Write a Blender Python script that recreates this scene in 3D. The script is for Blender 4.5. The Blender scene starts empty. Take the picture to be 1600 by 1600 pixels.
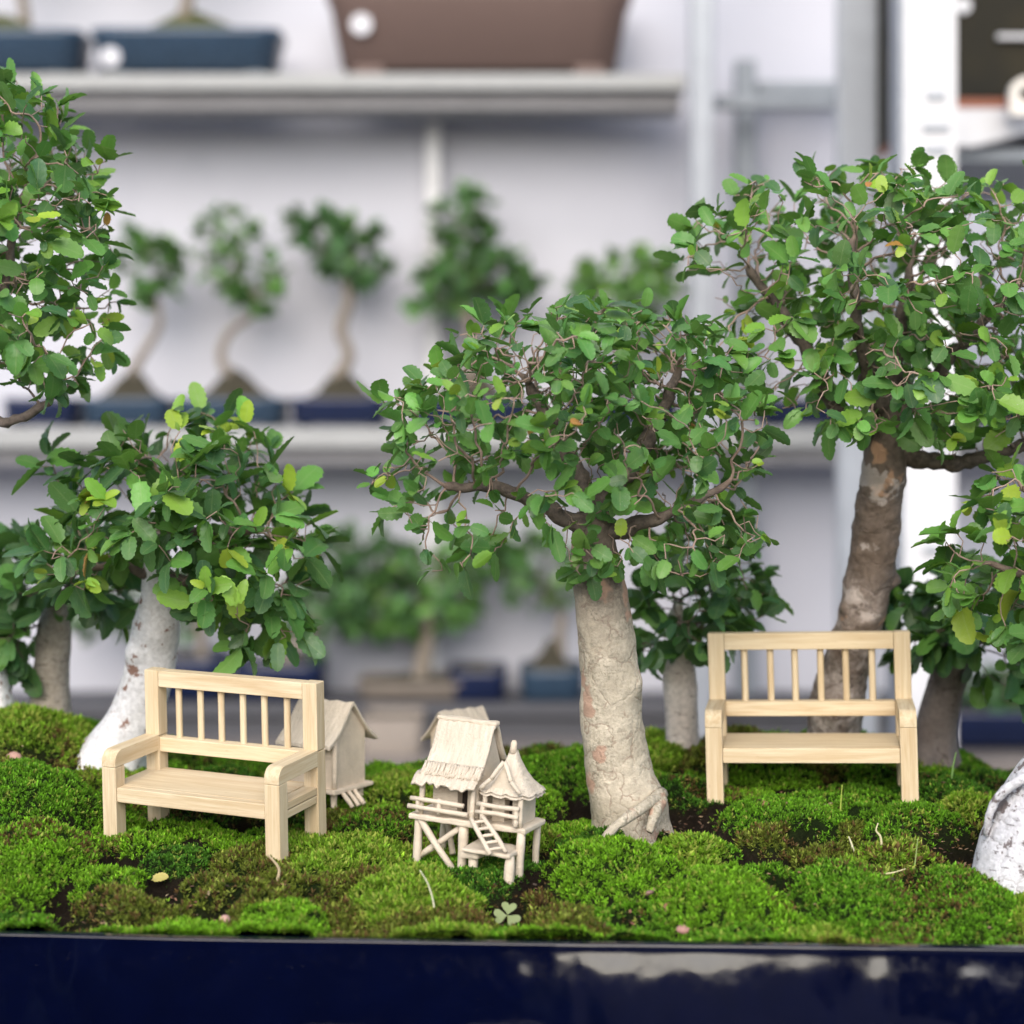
import bpy, math, random
import numpy as np
from mathutils import Vector, Matrix, Euler

# ------------------------------------------------------------------ camera, sky, sun, exposure
S = 0.01                     # the builders below think in centimetres
CAMZ = 105.0                 # camera height above the floor, cm
FPX, HOR = 2900.0, 650.0     # focal length in photo pixels, horizon row of the photo
sc = bpy.context.scene
COL = sc.collection

cam_d = bpy.data.cameras.new("camera")
cam = bpy.data.objects.new("camera", cam_d)
COL.objects.link(cam)
cam.location = (0, 0, CAMZ * S)
cam.rotation_euler = (math.radians(90), 0, 0)
cam_d.sensor_width = 36.0
cam_d.lens = FPX / 1600 * 36.0
cam_d.shift_y = (HOR - 800) / 1600
cam_d.clip_start = 0.02
cam_d.clip_end = 200
cam_d.dof.use_dof = True
cam_d.dof.focus_distance = 0.665
cam_d.dof.aperture_fstop = 7.4
cam_d.dof.aperture_blades = 7
sc.camera = cam

SUN_EL, SUN_AZ = 32.0, 190.0     # azimuth clockwise from +Y: behind the camera, slightly left
w = bpy.data.worlds.new("World"); sc.world = w; w.use_nodes = True
wn = w.node_tree.nodes; wl = w.node_tree.links
sky = wn.new("ShaderNodeTexSky"); sky.sky_type = 'NISHITA'; sky.sun_disc = False
sky.sun_elevation = math.radians(SUN_EL); sky.sun_rotation = math.radians(SUN_AZ)
sky.air_density = 1.0; sky.dust_density = 1.5; sky.ozone_density = 1.2
wn["Background"].inputs["Strength"].default_value = 0.14
wl.new(sky.outputs[0], wn["Background"].inputs["Color"])
sd = bpy.data.lights.new("sun", 'SUN'); sun = bpy.data.objects.new("sun", sd); COL.objects.link(sun)
sd.energy = 2.3; sd.angle = math.radians(60); sd.color = (1.0, 0.93, 0.82)
az, el = math.radians(SUN_AZ), math.radians(SUN_EL)
sdir = Vector((math.sin(az) * math.cos(el), math.cos(az) * math.cos(el), math.sin(el)))
sun.rotation_euler = sdir.to_track_quat('Z', 'Y').to_euler()
sun.location = (0, -2, 4)
sc.view_settings.view_transform = 'Standard'
sc.view_settings.look = 'None'
sc.view_settings.gamma = 1.0
sc.view_settings.use_curve_mapping = False
sc.view_settings.exposure = 0.95
sc.render.engine = 'CYCLES'
sc.cycles.use_denoising = True
sc.cycles.max_bounces = 8
sc.cycles.transparent_max_bounces = 8

# ------------------------------------------------------------------ small helpers
def at(px, py, d):
    """photo pixel at depth d (cm) -> point in cm, camera frame (x right, y away, z up, camera at 0)"""
    return np.array([(px - 800) / FPX * d, d, (HOR - py) / FPX * d])

def wpt(p):
    return Vector((p[0] * S, p[1] * S, (p[2] + CAMZ) * S))

def tag(o, label=None, cat=None, group=None, kind=None):
    if label: o["label"] = label
    if cat: o["category"] = cat
    if group: o["group"] = group
    if kind: o["kind"] = kind
    return o

def empty(name, p, rot=(0, 0, 0), label=None, cat=None, group=None):
    o = bpy.data.objects.new(name, None)
    o.empty_display_size = 0.01
    COL.objects.link(o)
    o.location = wpt(p); o.rotation_euler = rot
    return tag(o, label, cat, group)

def link(name, me, parent=None, mat=None, loc=None):
    o = bpy.data.objects.new(name, me)
    COL.objects.link(o)
    if parent: o.parent = parent
    if loc is not None: o.location = loc
    if mat:
        for m in (mat if isinstance(mat, (list, tuple)) else [mat]): me.materials.append(m)
    return o

def mesh_np(name, V, Fs, smooth=True, col=None, uv=None, attrs=None, matidx=None):
    """V (n,3) in cm local; Fs list of int arrays (m,k)"""
    me = bpy.data.meshes.new(name)
    V = np.asarray(V, dtype=np.float32) * S
    me.vertices.add(len(V)); me.vertices.foreach_set("co", V.ravel())
    if not isinstance(Fs, (list, tuple)): Fs = [Fs]
    Fs = [np.asarray(f, dtype=np.int32) for f in Fs if len(f)]
    loops = np.concatenate([f.ravel() for f in Fs])
    tot = np.concatenate([np.full(len(f), f.shape[1], dtype=np.int32) for f in Fs])
    start = np.concatenate([[0], np.cumsum(tot)[:-1]]).astype(np.int32)
    me.loops.add(len(loops)); me.loops.foreach_set("vertex_index", loops)
    me.polygons.add(len(tot)); me.polygons.foreach_set("loop_start", start)
    try: me.polygons.foreach_set("loop_total", tot)
    except Exception: pass
    me.polygons.foreach_set("use_smooth", np.full(len(tot), bool(smooth), dtype=bool))
    if matidx is not None: me.polygons.foreach_set("material_index", np.asarray(matidx, dtype=np.int32))
    me.update(calc_edges=True)
    if col is not None:
        a = me.color_attributes.new("Col", 'FLOAT_COLOR', 'POINT')
        c = np.ones((len(V), 4), dtype=np.float32); c[:, :3] = col
        a.data.foreach_set("color", c.ravel())
    if uv is not None:
        u = me.uv_layers.new(name="UVMap")
        u.data.foreach_set("uv", np.asarray(uv, dtype=np.float32)[loops].ravel())
    for k, val in (attrs or {}).items():
        a = me.attributes.new(k, 'FLOAT', 'POINT')
        a.data.foreach_set("value", np.asarray(val, dtype=np.float32).ravel())
    return me

class MB:
    """collects boxes, tubes, grids (cm, local) into one mesh"""
    def __init__(s): s.V = []; s.F3 = []; s.F4 = []; s.n = 0; s.g = []
    def add(s, V, f4=(), f3=(), g=None):
        V = np.asarray(V, float); s.V.append(V)
        if len(f4): s.F4.append(np.asarray(f4, int) + s.n)
        if len(f3): s.F3.append(np.asarray(f3, int) + s.n)
        s.g.append(np.asarray(V if g is None else g, float)); s.n += len(V)
        return s
    def box(s, a, b, axis=0, rot=None, org=(0, 0, 0), div=1, rng=None):
        a = np.array(a, float); b = np.array(b, float)
        ax = [0, 1, 2]; L = axis; o1, o2 = [i for i in ax if i != L]
        ts = np.linspace(0, 1, div + 1); V = []
        for t in ts:
            for u, v in ((0, 0), (1, 0), (1, 1), (0, 1)):
                p = np.zeros(3); p[L] = a[L] + (b[L] - a[L]) * t
                p[o1] = (a, b)[u][o1]; p[o2] = (a, b)[v][o2]; V.append(p)
        V = np.array(V); g = V[:, [L, o1, o2]]
        f = []
        for i in range(div):
            for k in range(4):
                f.append((4 * i + k, 4 * i + (k + 1) % 4, 4 * i + 4 + (k + 1) % 4, 4 * i + 4 + k))
        f.append((3, 2, 1, 0)); f.append((4 * div, 4 * div + 1, 4 * div + 2, 4 * div + 3))
        if rot is not None: V = (V - np.array(org)) @ np.array(rot).T + np.array(org)
        return s.add(V, f4=f, g=g)
    def tube(s, P, R, n=8, cap=True):
        P = np.asarray(P, float); R = np.broadcast_to(np.asarray(R, float), (len(P),))
        V = tube_verts(P, R, n); f = tube_faces(len(P), n)
        f3 = []
        V = V.reshape(-1, 3)
        if cap:
            V = np.vstack([V, P[0], P[-1]]); m = len(P) * n
            f3 = [(m, (k + 1) % n, k) for k in range(n)] + [(m + 1, m - n + k, m - n + (k + 1) % n) for k in range(n)]
        return s.add(V, f4=f, f3=f3)
    def build(s, name, mat=None, parent=None, smooth=False, bevel=0, seg=2, jitter=0, seed=0, sub=0):
        V = np.vstack(s.V); Fs = []
        if s.F4: Fs.append(np.vstack(s.F4))
        if s.F3: Fs.append(np.vstack(s.F3))
        if jitter:
            V = V + jitter * (np.random.default_rng(seed).random(V.shape) - .5)
        me = mesh_np(name, V, Fs, smooth=smooth)
        a = me.attributes.new("grain", 'FLOAT_VECTOR', 'POINT')
        a.data.foreach_set("vector", (np.vstack(s.g) * S).astype(np.float32).ravel())
        import bmesh
        bm = bmesh.new(); bm.from_mesh(me); bmesh.ops.recalc_face_normals(bm, faces=bm.faces); bm.to_mesh(me); bm.free()
        o = link(name, me, parent, mat)
        if bevel:
            m = o.modifiers.new("bevel", 'BEVEL'); m.width = bevel * S; m.segments = seg; m.limit_method = 'ANGLE'; m.angle_limit = math.radians(40)
        if sub:
            m = o.modifiers.new("sub", 'SUBSURF'); m.levels = sub; m.render_levels = sub
        return o

def frames(P):
    T = np.gradient(P, axis=0); T /= np.linalg.norm(T, axis=1)[:, None] + 1e-9
    N = np.zeros_like(P); a = np.array([0.31, 0.77, 0.15]) if abs(T[0][1]) < .9 else np.array([1., 0, 0])
    n = a - T[0] * a.dot(T[0]); n /= np.linalg.norm(n)
    for i in range(len(P)):
        n = n - T[i] * n.dot(T[i]); n /= np.linalg.norm(n) + 1e-9; N[i] = n
    return T, N, np.cross(T, N)

def tube_verts(P, R, n):
    T, N, B = frames(P); th = np.arange(n) * 2 * np.pi / n
    return P[:, None] + R[:, None, None] * (np.cos(th)[None, :, None] * N[:, None] + np.sin(th)[None, :, None] * B[:, None])

def tube_faces(m, n):
    i = np.arange(m - 1)[:, None] * n; k = np.arange(n)[None]; k2 = (k + 1) % n
    return np.stack([i + k, i + k2, i + n + k2, i + n + k], -1).reshape(-1, 4)

def spline(P, n):
    """Catmull-Rom through rows of P"""
    P = np.asarray(P, float); Q = np.vstack([2 * P[0] - P[1], P, 2 * P[-1] - P[-2]])
    t = np.linspace(0, len(P) - 1 - 1e-6, n); i = t.astype(int); u = (t - i)[:, None]
    a, b, c, d = Q[i], Q[i + 1], Q[i + 2], Q[i + 3]
    return .5 * (2 * b + (c - a) * u + (2 * a - 5 * b + 4 * c - d) * u ** 2 + (3 * b - a - 3 * c + d) * u ** 3)

def vnoise(p, seed=0):
    """smooth value noise, p (n,k) k=2|3 -> [-1,1]"""
    p = np.asarray(p, float); i = np.floor(p).astype(np.int64); f = p - i; f = f * f * (3 - 2 * f)
    k = p.shape[1]; out = 0
    for c in range(2 ** k):
        o = np.array([(c >> j) & 1 for j in range(k)]); q = i + o
        h = (q[:, 0] * 374761393 + q[:, 1] * 668265263 + (q[:, 2] * 2147483647 if k > 2 else 0) + seed * 974711) & 0xFFFFFFFF
        h = ((h ^ (h >> 13)) * 1274126177) & 0xFFFFFFFF; h = (h ^ (h >> 16)) & 0xFFFFFF
        wgt = np.prod(np.where(o, f, 1 - f), axis=1); out = out + wgt * (h / 0xFFFFFF * 2 - 1)
    return out

def fbm(p, oct=4, seed=0):
    s = 0; a = 1; t = 0
    for k in range(oct): s = s + a * vnoise(p * 2 ** k, seed + k); t += a; a *= .5
    return s / t

# ------------------------------------------------------------------ materials
class NT:
    def __init__(s, name):
        s.m = bpy.data.materials.new(name); s.m.use_nodes = True; s.t = s.m.node_tree
        s.b = s.t.nodes["Principled BSDF"]; s.out = s.t.nodes["Material Output"]
    def n(s, typ, **k):
        o = s.t.nodes.new(typ)
        for a, v in k.items():
            if a == 'ins':
                for i, x in v.items():
                    if isinstance(x, bpy.types.NodeSocket): s.t.links.new(x, o.inputs[i])
                    else: o.inputs[i].default_value = x
            else: setattr(o, a, v)
        return o
    def l(s, a, b): s.t.links.new(a, b)
    def coord(s, scale=(100, 100, 100), kind="Object", attr=None):
        if attr: c = s.n("ShaderNodeAttribute", attribute_name=attr).outputs["Vector"]
        else: c = s.n("ShaderNodeTexCoord").outputs[kind]
        return s.n("ShaderNodeMapping", ins={"Vector": c, "Scale": scale}).outputs[0]
    def noise(s, vec, scale, detail=4, rough=.55, dist=0):
        return s.n("ShaderNodeTexNoise", ins={"Vector": vec, "Scale": scale, "Detail": detail, "Roughness": rough, "Distortion": dist}).outputs["Fac"]
    def voro(s, vec, scale, feature='F1', out="Distance"):
        return s.n("ShaderNodeTexVoronoi", feature=feature, ins={"Vector": vec, "Scale": scale}).outputs[out]
    def ramp(s, fac, stops):
        r = s.n("ShaderNodeValToRGB", ins={"Fac": fac}); e = r.color_ramp.elements
        while len(e) < len(stops): e.new(0.5)
        for i, (p, c) in enumerate(stops):
            e[i].position = p; e[i].color = (c, c, c, 1) if isinstance(c, (int, float)) else (*c, 1)
        return r.outputs[0]
    def mix(s, fac, a, b, mode='MIX'):
        o = s.n("ShaderNodeMixRGB", blend_type=mode)
        for k, v in (("Fac", fac), ("Color1", a), ("Color2", b)):
            if isinstance(v, bpy.types.NodeSocket): s.l(v, o.inputs[k])
            elif isinstance(v, (int, float)): o.inputs[k].default_value = v
            else: o.inputs[k].default_value = (*v, 1)
        return o.outputs[0]
    def math(s, op, a, b=0.0):
        o = s.n("ShaderNodeMath", operation=op)
        for i, v in enumerate((a, b)):
            if isinstance(v, bpy.types.NodeSocket): s.l(v, o.inputs[i])
            else: o.inputs[i].default_value = v
        return o.outputs[0]
    def bump(s, h, strength=.3, dist=.001):
        o = s.n("ShaderNodeBump", ins={"Height": h, "Strength": strength, "Distance": dist})
        s.l(o.outputs[0], s.b.inputs["Normal"]); return o.outputs[0]
    def set(s, **k):
        for a, v in k.items():
            i = s.b.inputs[a.replace("_", " ")]
            if isinstance(v, bpy.types.NodeSocket): s.l(v, i)
            else: i.default_value = (*v, 1) if isinstance(v, tuple) and len(v) == 3 else v
        return s

def m_plain(name, c, rough=.6, var=.12, scale=3.0, metal=0.0, bump=.15):
    t = NT(name); v = t.coord(); n = t.noise(v, scale, 5)
    lo = tuple(x * (1 - var) for x in c); hi = tuple(min(1, x * (1 + var)) for x in c)
    t.set(Base_Color=t.mix(n, lo, hi), Roughness=rough, Metallic=metal)
    t.bump(t.noise(v, scale * 6, 3), bump, .0005)
    return t.m

def m_leaf(name, rough=.38, trans=.32):
    t = NT(name)
    col = t.n("ShaderNodeAttribute", attribute_name="Col").outputs["Color"]
    uv = t.n("ShaderNodeUVMap").outputs[0]
    sp = t.n("ShaderNodeSeparateXYZ", ins={0: uv})
    across = t.math('ABSOLUTE', t.math('SUBTRACT', sp.outputs[1], .5))
    rib = t.math('LESS_THAN', across, .035)
    # side veins run forward from the midrib
    ph = t.math('SUBTRACT', t.math('MULTIPLY', sp.outputs[0], 9.0), t.math('MULTIPLY', across, 6.0))
    vein = t.math('LESS_THAN', t.math('ABSOLUTE', t.math('SUBTRACT', t.math('FRACT', ph), .5)), .09)
    v = t.coord()
    blot = t.noise(v, 2.6, 3)
    c = t.mix(t.math('MULTIPLY', t.ramp(blot, [(.35, 0), (.7, 1)]), .35), col, t.mix(.5, col, (.16, .26, .05)))
    c = t.mix(t.math('MULTIPLY', rib, .4), c, t.mix(.5, col, (.32, .42, .16)))
    c = t.mix(t.math('MULTIPLY', vein, .16), c, t.mix(.5, col, (.30, .40, .15)))
    speck = t.math('GREATER_THAN', t.noise(v, 22, 1), .735)
    c = t.mix(t.math('MULTIPLY', speck, .5), c, (.42, .42, .33))
    t.set(Base_Color=c, Roughness=t.ramp(t.noise(v, 5, 2), [(.3, rough - .08), (.7, rough + .16)]))
    t.b.inputs["Specular IOR Level"].default_value = .5
    h = t.math('SUBTRACT', t.noise(v, 9, 2), t.math('ADD', t.math('MULTIPLY', vein, .5), t.math('MULTIPLY', rib, .8)))
    t.bump(h, .35, .0004)
    tr = t.n("ShaderNodeBsdfTranslucent", ins={"Color": t.mix(.5, c, (.20, .36, .03))})
    mx = t.n("ShaderNodeMixShader", ins={0: trans, 1: t.b.outputs[0], 2: tr.outputs[0]})
    t.l(mx.outputs[0], t.out.inputs[0])
    return t.m

def m_twig(name, c1=(.20, .125, .095), c2=(.42, .31, .25)):
    t = NT(name); v = t.coord()
    thick = t.n("ShaderNodeAttribute", attribute_name="thick").outputs["Fac"]
    old = t.mix(t.ramp(t.noise(v, 3, 6, .7), [(.35, 0), (.7, 1)]), (.055, .042, .034), (.20, .155, .125))
    t.set(Base_Color=t.mix(thick, t.mix(t.noise(v, 4, 4), c1, c2), old), Roughness=.8)
    t.bump(t.noise(v, 14, 4), .6, .0006)
    return t.m

def m_bark(name, base, alt, crack, top=None, spots=None, spot_amt=.0, dash=False, flake=.5, lichen=None, rough=.8, patch=None):
    """bark: two tones in patches, cracks along plate edges, lenticel dashes or spots, optional other tone high on the trunk"""
    t = NT(name); v = t.coord()
    dv = t.n("ShaderNodeVectorMath", operation='ADD', ins={0: v, 1: t.n("ShaderNodeVectorMath", operation='SCALE', ins={0: t.n("ShaderNodeTexNoise", ins={"Vector": v, "Scale": 1.1, "Detail": 5}).outputs["Color"], "Scale": 2.2}).outputs[0]}).outputs[0]
    n1 = t.noise(v, .75, 6, .6, .6)
    c = t.mix(t.ramp(n1, [(.38, 0), (.62, 1)]), base, alt)
    c = t.mix(t.ramp(t.noise(v, 5, 5, .7), [(.35, .75), (.65, 0)]), c, tuple(x * .55 for x in alt))
    edge = t.voro(dv, .8, 'DISTANCE_TO_EDGE')
    ck = t.ramp(edge, [(0, 1), (.05, 0)])
    ckm = t.math('MULTIPLY', ck, t.ramp(t.noise(v, .9, 3), [(.44, 0), (.56, 1)]))
    c = t.mix(t.math('MULTIPLY', ckm, flake), c, crack)
    if lichen:
        lm = t.math('MULTIPLY', t.ramp(t.noise(v, 9, 3, .7), [(.50, 0), (.6, 1)]), t.ramp(t.noise(v, .55, 3), [(.42, .12), (.62, 1)]))
        c = t.mix(t.math('MULTIPLY', lm, .75), c, lichen)
    if spots:
        sm = t.ramp(t.math('ADD', t.noise(v, 1.6, 4, .65), t.math('MULTIPLY', t.noise(v, .45, 2), .35)), [(.80 - spot_amt, 0), (.84 - spot_amt, 1)])
        c = t.mix(sm, c, spots)
    h = t.math('ADD', t.math('ADD', t.math('MULTIPLY', t.noise(v, 6, 6, .65), .5), t.math('MULTIPLY', n1, .9)), t.math('MULTIPLY', t.math('MINIMUM', edge, .12), 3.0 * flake))
    if dash:
        hv = t.n("ShaderNodeMapping", ins={"Vector": v, "Scale": (1.6, 1.6, 9.0)}).outputs[0]
        dm = t.ramp(t.noise(hv, 1.1, 3, .6), [(.62, 0), (.66, 1)])
        c = t.mix(t.math('MULTIPLY', dm, .8), c, crack)
        h = t.math('SUBTRACT', h, t.math('MULTIPLY', dm, .5))
    if top:
        a = t.n("ShaderNodeAttribute", attribute_name="along").outputs["Fac"]
        a = t.math('ADD', a, t.math('MULTIPLY', t.math('SUBTRACT', t.noise(v, 1.0, 4), .5), .35))
        c = t.mix(t.ramp(a, [(top[0], 0), (top[1], 1)]), c, t.mix(t.noise(v, 3.5, 6, .7), tuple(x * .3 for x in top[2]), tuple(x * 2.3 for x in top[2])))
    if patch:
        pm = t.ramp(t.noise(v, .55, 3, .5), [(.6, 0), (.63, 1)])
        c = t.mix(t.math('MULTIPLY', pm, .9), c, patch)
        pm2 = t.ramp(t.noise(dv, .42, 4, .6), [(.57, 0), (.61, 1)])
        c = t.mix(t.math('MULTIPLY', pm2, .5), c, tuple(min(.9, x * 1.05) for x in base))
    t.set(Base_Color=c, Roughness=rough); t.b.inputs["Specular IOR Level"].default_value = .3
    t.bump(h, .7, .0014)
    return t.m

def m_pine():
    t = NT("pale pine"); v = t.coord((100, 100, 100), attr="grain")
    oi = t.n("ShaderNodeObjectInfo").outputs["Random"]
    off = t.n("ShaderNodeVectorMath", operation='ADD', ins={0: v, 1: t.n("ShaderNodeCombineXYZ", ins={0: t.math('MULTIPLY', oi, 37), 1: t.math('MULTIPLY', oi, 91), 2: t.math('MULTIPLY', oi, 13)}).outputs[0]}).outputs[0]
    st = t.n("ShaderNodeMapping", ins={"Vector": off, "Scale": (.16, 2.6, 2.6)}).outputs[0]
    g = t.noise(st, 1.6, 5, .55, .5)
    fine = t.noise(t.n("ShaderNodeMapping", ins={"Vector": off, "Scale": (.5, 16, 16)}).outputs[0], 1.5, 3)
    c = t.mix(t.ramp(g, [(.36, 0), (.64, 1)]), (.68, .57, .40), (.54, .41, .255))
    c = t.mix(t.math('MULTIPLY', t.ramp(fine, [(.48, 0), (.7, 1)]), .5), c, (.45, .31, .165))
    fl = t.noise(t.n("ShaderNodeMapping", ins={"Vector": off, "Scale": (1.2, 9, 9)}).outputs[0], 1.7, 2)
    c = t.mix(t.math('MULTIPLY', t.ramp(fl, [(.70, 0), (.76, 1)]), .6), c, (.36, .22, .11))
    c = t.mix(t.math('MULTIPLY', oi, .35), c, (.66, .53, .34))
    t.set(Base_Color=c, Roughness=.62); t.b.inputs["Specular IOR Level"].default_value = .25
    t.bump(t.math('ADD', fine, t.noise(v, 30, 2)), .25, .0003)
    return t.m

def m_clay(name="unglazed clay", c=(.61, .525, .42)):
    t = NT(name); v = t.coord()
    n = t.noise(v, 1.4, 5)
    col = t.mix(t.ramp(n, [(.3, 0), (.7, 1)]), tuple(x * .86 for x in c), tuple(min(.95, x * 1.1) for x in c))
    col = t.mix(t.math('MULTIPLY', t.ramp(t.noise(v, 12, 4, .7), [(.55, 0), (.75, 1)]), .25), col, (.44, .34, .25))
    t.set(Base_Color=col, Roughness=.85); t.b.inputs["Specular IOR Level"].default_value = .15
    t.bump(t.math('ADD', t.noise(v, 9, 5), t.math('MULTIPLY', t.noise(v, 40, 2), .4)), .6, .0006)
    return t.m

def m_moss():
    t = NT("moss sprigs")
    col = t.n("ShaderNodeAttribute", attribute_name="Col").outputs["Color"]
    t.set(Base_Color=col, Roughness=.6); t.b.inputs["Specular IOR Level"].default_value = .25
    tr = t.n("ShaderNodeBsdfTranslucent", ins={"Color": col})
    mx = t.n("ShaderNodeMixShader", ins={0: .35, 1: t.b.outputs[0], 2: tr.outputs[0]})
    t.l(mx.outputs[0], t.out.inputs[0])
    return t.m

def m_soil():
    t = NT("peaty soil"); v = t.coord()
    col = t.n("ShaderNodeAttribute", attribute_name="Col").outputs["Color"]
    c = t.mix(t.noise(v, 6, 5, .7), t.mix(1, col, (.35, .35, .35), 'MULTIPLY'), t.mix(1, col, (1.5, 1.5, 1.5), 'MULTIPLY'))
    t.set(Base_Color=c, Roughness=.95); t.b.inputs["Specular IOR Level"].default_value = .1
    t.bump(t.noise(v, 7, 8, .75), 1, .006)
    return t.m

def m_glaze(name, c, wob=.12, rough=.05, ior=1.6, scale=.5):
    t = NT(name); v = t.coord()
    n = t.noise(v, .8, 5)
    t.set(Base_Color=t.mix(n, tuple(x * .6 for x in c), tuple(x * 1.4 for x in c)), Roughness=t.ramp(t.noise(v, 3, 5), [(.35, rough), (.75, rough + .07)]), IOR=ior)
    t.bump(t.math('ADD', t.noise(v, scale, 2, .4), t.math('MULTIPLY', t.math('GREATER_THAN', t.noise(v, 9, 1), .78), .012)), wob, .01)
    return t.m

MAT = dict(
    pine=m_pine(), clay=m_clay(), moss=m_moss(), soil=m_soil(),
    clay_far=m_clay("buff clay", (.62, .52, .41)),
    leaf=m_leaf("broad elm leaves"), leaf_far=m_leaf("shelf bonsai leaves", .5, .25),
    twig=m_twig("twig bark"), twig_dark=m_twig("dark twig bark", (.10, .07, .055), (.22, .16, .13)),
    glaze=m_glaze("navy glaze", (.0008, .0016, .011), .14, .05, 1.45, .3),
    pot_blue=m_glaze("slate blue glaze", (.026, .050, .085), .05, .25, 1.5),
    pot_navy=m_glaze("dark navy glaze", (.008, .015, .05), .05, .2, 1.5),
    pot_brown=m_plain("brown stoneware", (.115, .075, .065), .7, .12, 1.0),
    pot_beige=m_plain("beige stoneware", (.22, .185, .155), .8, .15, 1.0),
    steel=m_plain("galvanised steel", (.28, .30, .335), .5, .18, .4, .35),
    steel_dark=m_plain("weathered steel", (.20, .22, .245), .55, .2, .4, .3),
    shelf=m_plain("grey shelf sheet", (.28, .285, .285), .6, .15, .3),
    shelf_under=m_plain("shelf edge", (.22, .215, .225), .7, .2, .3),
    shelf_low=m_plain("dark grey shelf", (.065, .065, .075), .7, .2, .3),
    white=m_plain("white paint", (.52, .52, .54), .5, .14, .5),
    dark=m_plain("charcoal void", (.03, .03, .035), .8, .3, .5),
    rust=m_plain("rust red paint", (.22, .07, .035), .6, .3, 2),
    mound=m_plain("dark potting soil", (.035, .03, .018), .95, .5, 1.5),
    mound_moss=m_plain("mossy potting soil", (.05, .055, .015), .95, .5, 1.0),
    sticker=m_plain("white sticker paper", (.52, .52, .56), .6, .03, 1),
    floor=m_plain("concrete floor", (.33, .31, .31), .8, .2, .05),
    table=m_plain("grey timber", (.16, .14, .13), .8, .25, .3),
)

# ------------------------------------------------------------------ setting: floor, wall
def slab(name, a, b, mat, kind="structure", bevel=0, parent=None):
    m = MB(); m.box(a, b); o = m.build(name, mat, parent, bevel=bevel)
    if kind: o["kind"] = kind
    return o
slab("floor", (-9000, -9000, -10), (9000, 9000, 0), MAT["floor"])

def m_sheet():
    t = NT("white tarpaulin"); v = t.coord((1, 1, 1))
    n = t.noise(v, 2.2, 4, .5, .4)
    c = t.mix(t.ramp(n, [(.3, 0), (.7, 1)]), (.425, .43, .485), (.495, .495, .55))
    c = t.mix(t.math('MULTIPLY', t.ramp(t.noise(v, 6.5, 2), [(.60, 0), (.72, 1)]), .22), c, (.36, .37, .42))
    t.set(Base_Color=c, Roughness=.85); t.b.inputs["Specular IOR Level"].default_value = .2
    t.bump(t.noise(v, 3, 3), .3, .02)
    return t.m
MAT["sheet"] = m_sheet()
WALL_D, SH_D = 266.5, 250.0
def wall_sheet():
    nx, nz = 60, 24
    X = np.linspace(-260, 260, nx); Z = np.linspace(0.5, 300, nz)
    gx, gz = np.meshgrid(X, Z, indexing='ij')
    y = WALL_D + 1.5 * fbm(np.stack([gx.ravel() / 40, gz.ravel() / 120], 1), 3, 5)
    V = np.stack([gx.ravel(), y, gz.ravel()], 1)
    i = (np.arange(nx - 1)[:, None] * nz + np.arange(nz - 1)[None]).ravel()
    f = np.stack([i, i + nz, i + nz + 1, i + 1], 1)
    V2 = V + np.array([0, 2.0, 0]); n = len(V)
    # closed slab 2 cm thick
    fb = f[:, ::-1] + n
    rim = []
    bl = [k for k in range(0, n, nz)]; tl = [k + nz - 1 for k in bl]
    for a in range(nx - 1):
        rim.append((bl[a + 1], bl[a], bl[a] + n, bl[a + 1] + n)); rim.append((tl[a], tl[a + 1], tl[a + 1] + n, tl[a] + n))
    for b in range(nz - 1):
        rim.append((b, b + 1, b + 1 + n, b + n)); q = (nx - 1) * nz + b; rim.append((q + 1, q, q + n, q + 1 + n))
    me = mesh_np("back_wall", np.vstack([V, V2]), [f, fb, np.array(rim)])
    o = link("back_wall", me, None, MAT["sheet"])
    return tag(o, "pale lavender white sheeted wall behind the shelves of bonsai", "wall")
wall_sheet()

# ------------------------------------------------------------------ shelving behind
def zz(py, d): return (HOR - py) / FPX * d + CAMZ        # height above the floor, cm
def xx(px, d): return (px - 800) / FPX * d

def rack():
    r = empty("plant_rack", (0, SH_D, -CAMZ), label="galvanised plant rack with three long shelves of potted bonsai", cat="rack")
    def part(name, a, b, mat, bevel=.15):
        m = MB(); m.box(np.array(a, float) - (0, SH_D, 0), np.array(b, float) - (0, SH_D, 0), axis=0); return m.build(name, mat, r, bevel=bevel)
    D0, D1 = SH_D, SH_D + 12
    L, R1, R2 = -150.0, xx(1072, D0), 150.0
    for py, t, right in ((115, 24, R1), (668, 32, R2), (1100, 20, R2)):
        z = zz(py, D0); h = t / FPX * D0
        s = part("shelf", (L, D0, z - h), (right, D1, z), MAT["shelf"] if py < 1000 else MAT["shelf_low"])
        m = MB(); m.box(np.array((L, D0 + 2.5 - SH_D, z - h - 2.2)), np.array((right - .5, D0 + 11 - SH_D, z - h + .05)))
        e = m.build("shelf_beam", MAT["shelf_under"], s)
    part("kick_panel", (L, D0 + 1.2, 0), (R2, D0 + 3, zz(1121, D0)), MAT["shelf_low"])  # dark board put in for the darkness of the gap under the bottom shelf
    for px0, px1, d, mat, top in ((1080, 1116, 246, MAT["steel"], 210), (1150, 1182, 259, MAT["steel_dark"], zz(92, 259)), (-520, -484, 246, MAT["steel"], 210), (2080, 2116, 246, MAT["steel"], 210)):
        part("post", (xx(px0, d), d, 0), (xx(px1, d), d + 3.2, top), mat, .3)
    # crosspiece and short stub shelf on the right of the posts
    part("crosspiece", (xx(1118, 252), 252, zz(168, 252)), (xx(1312, 252), 254.5, zz(148, 252)), MAT["steel_dark"], .2)
    part("crosspiece", (xx(1184, 260), 260, zz(146, 260)), (xx(1330, 260), 264, zz(126, 260)), MAT["steel_dark"], .2)
rack()

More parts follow.
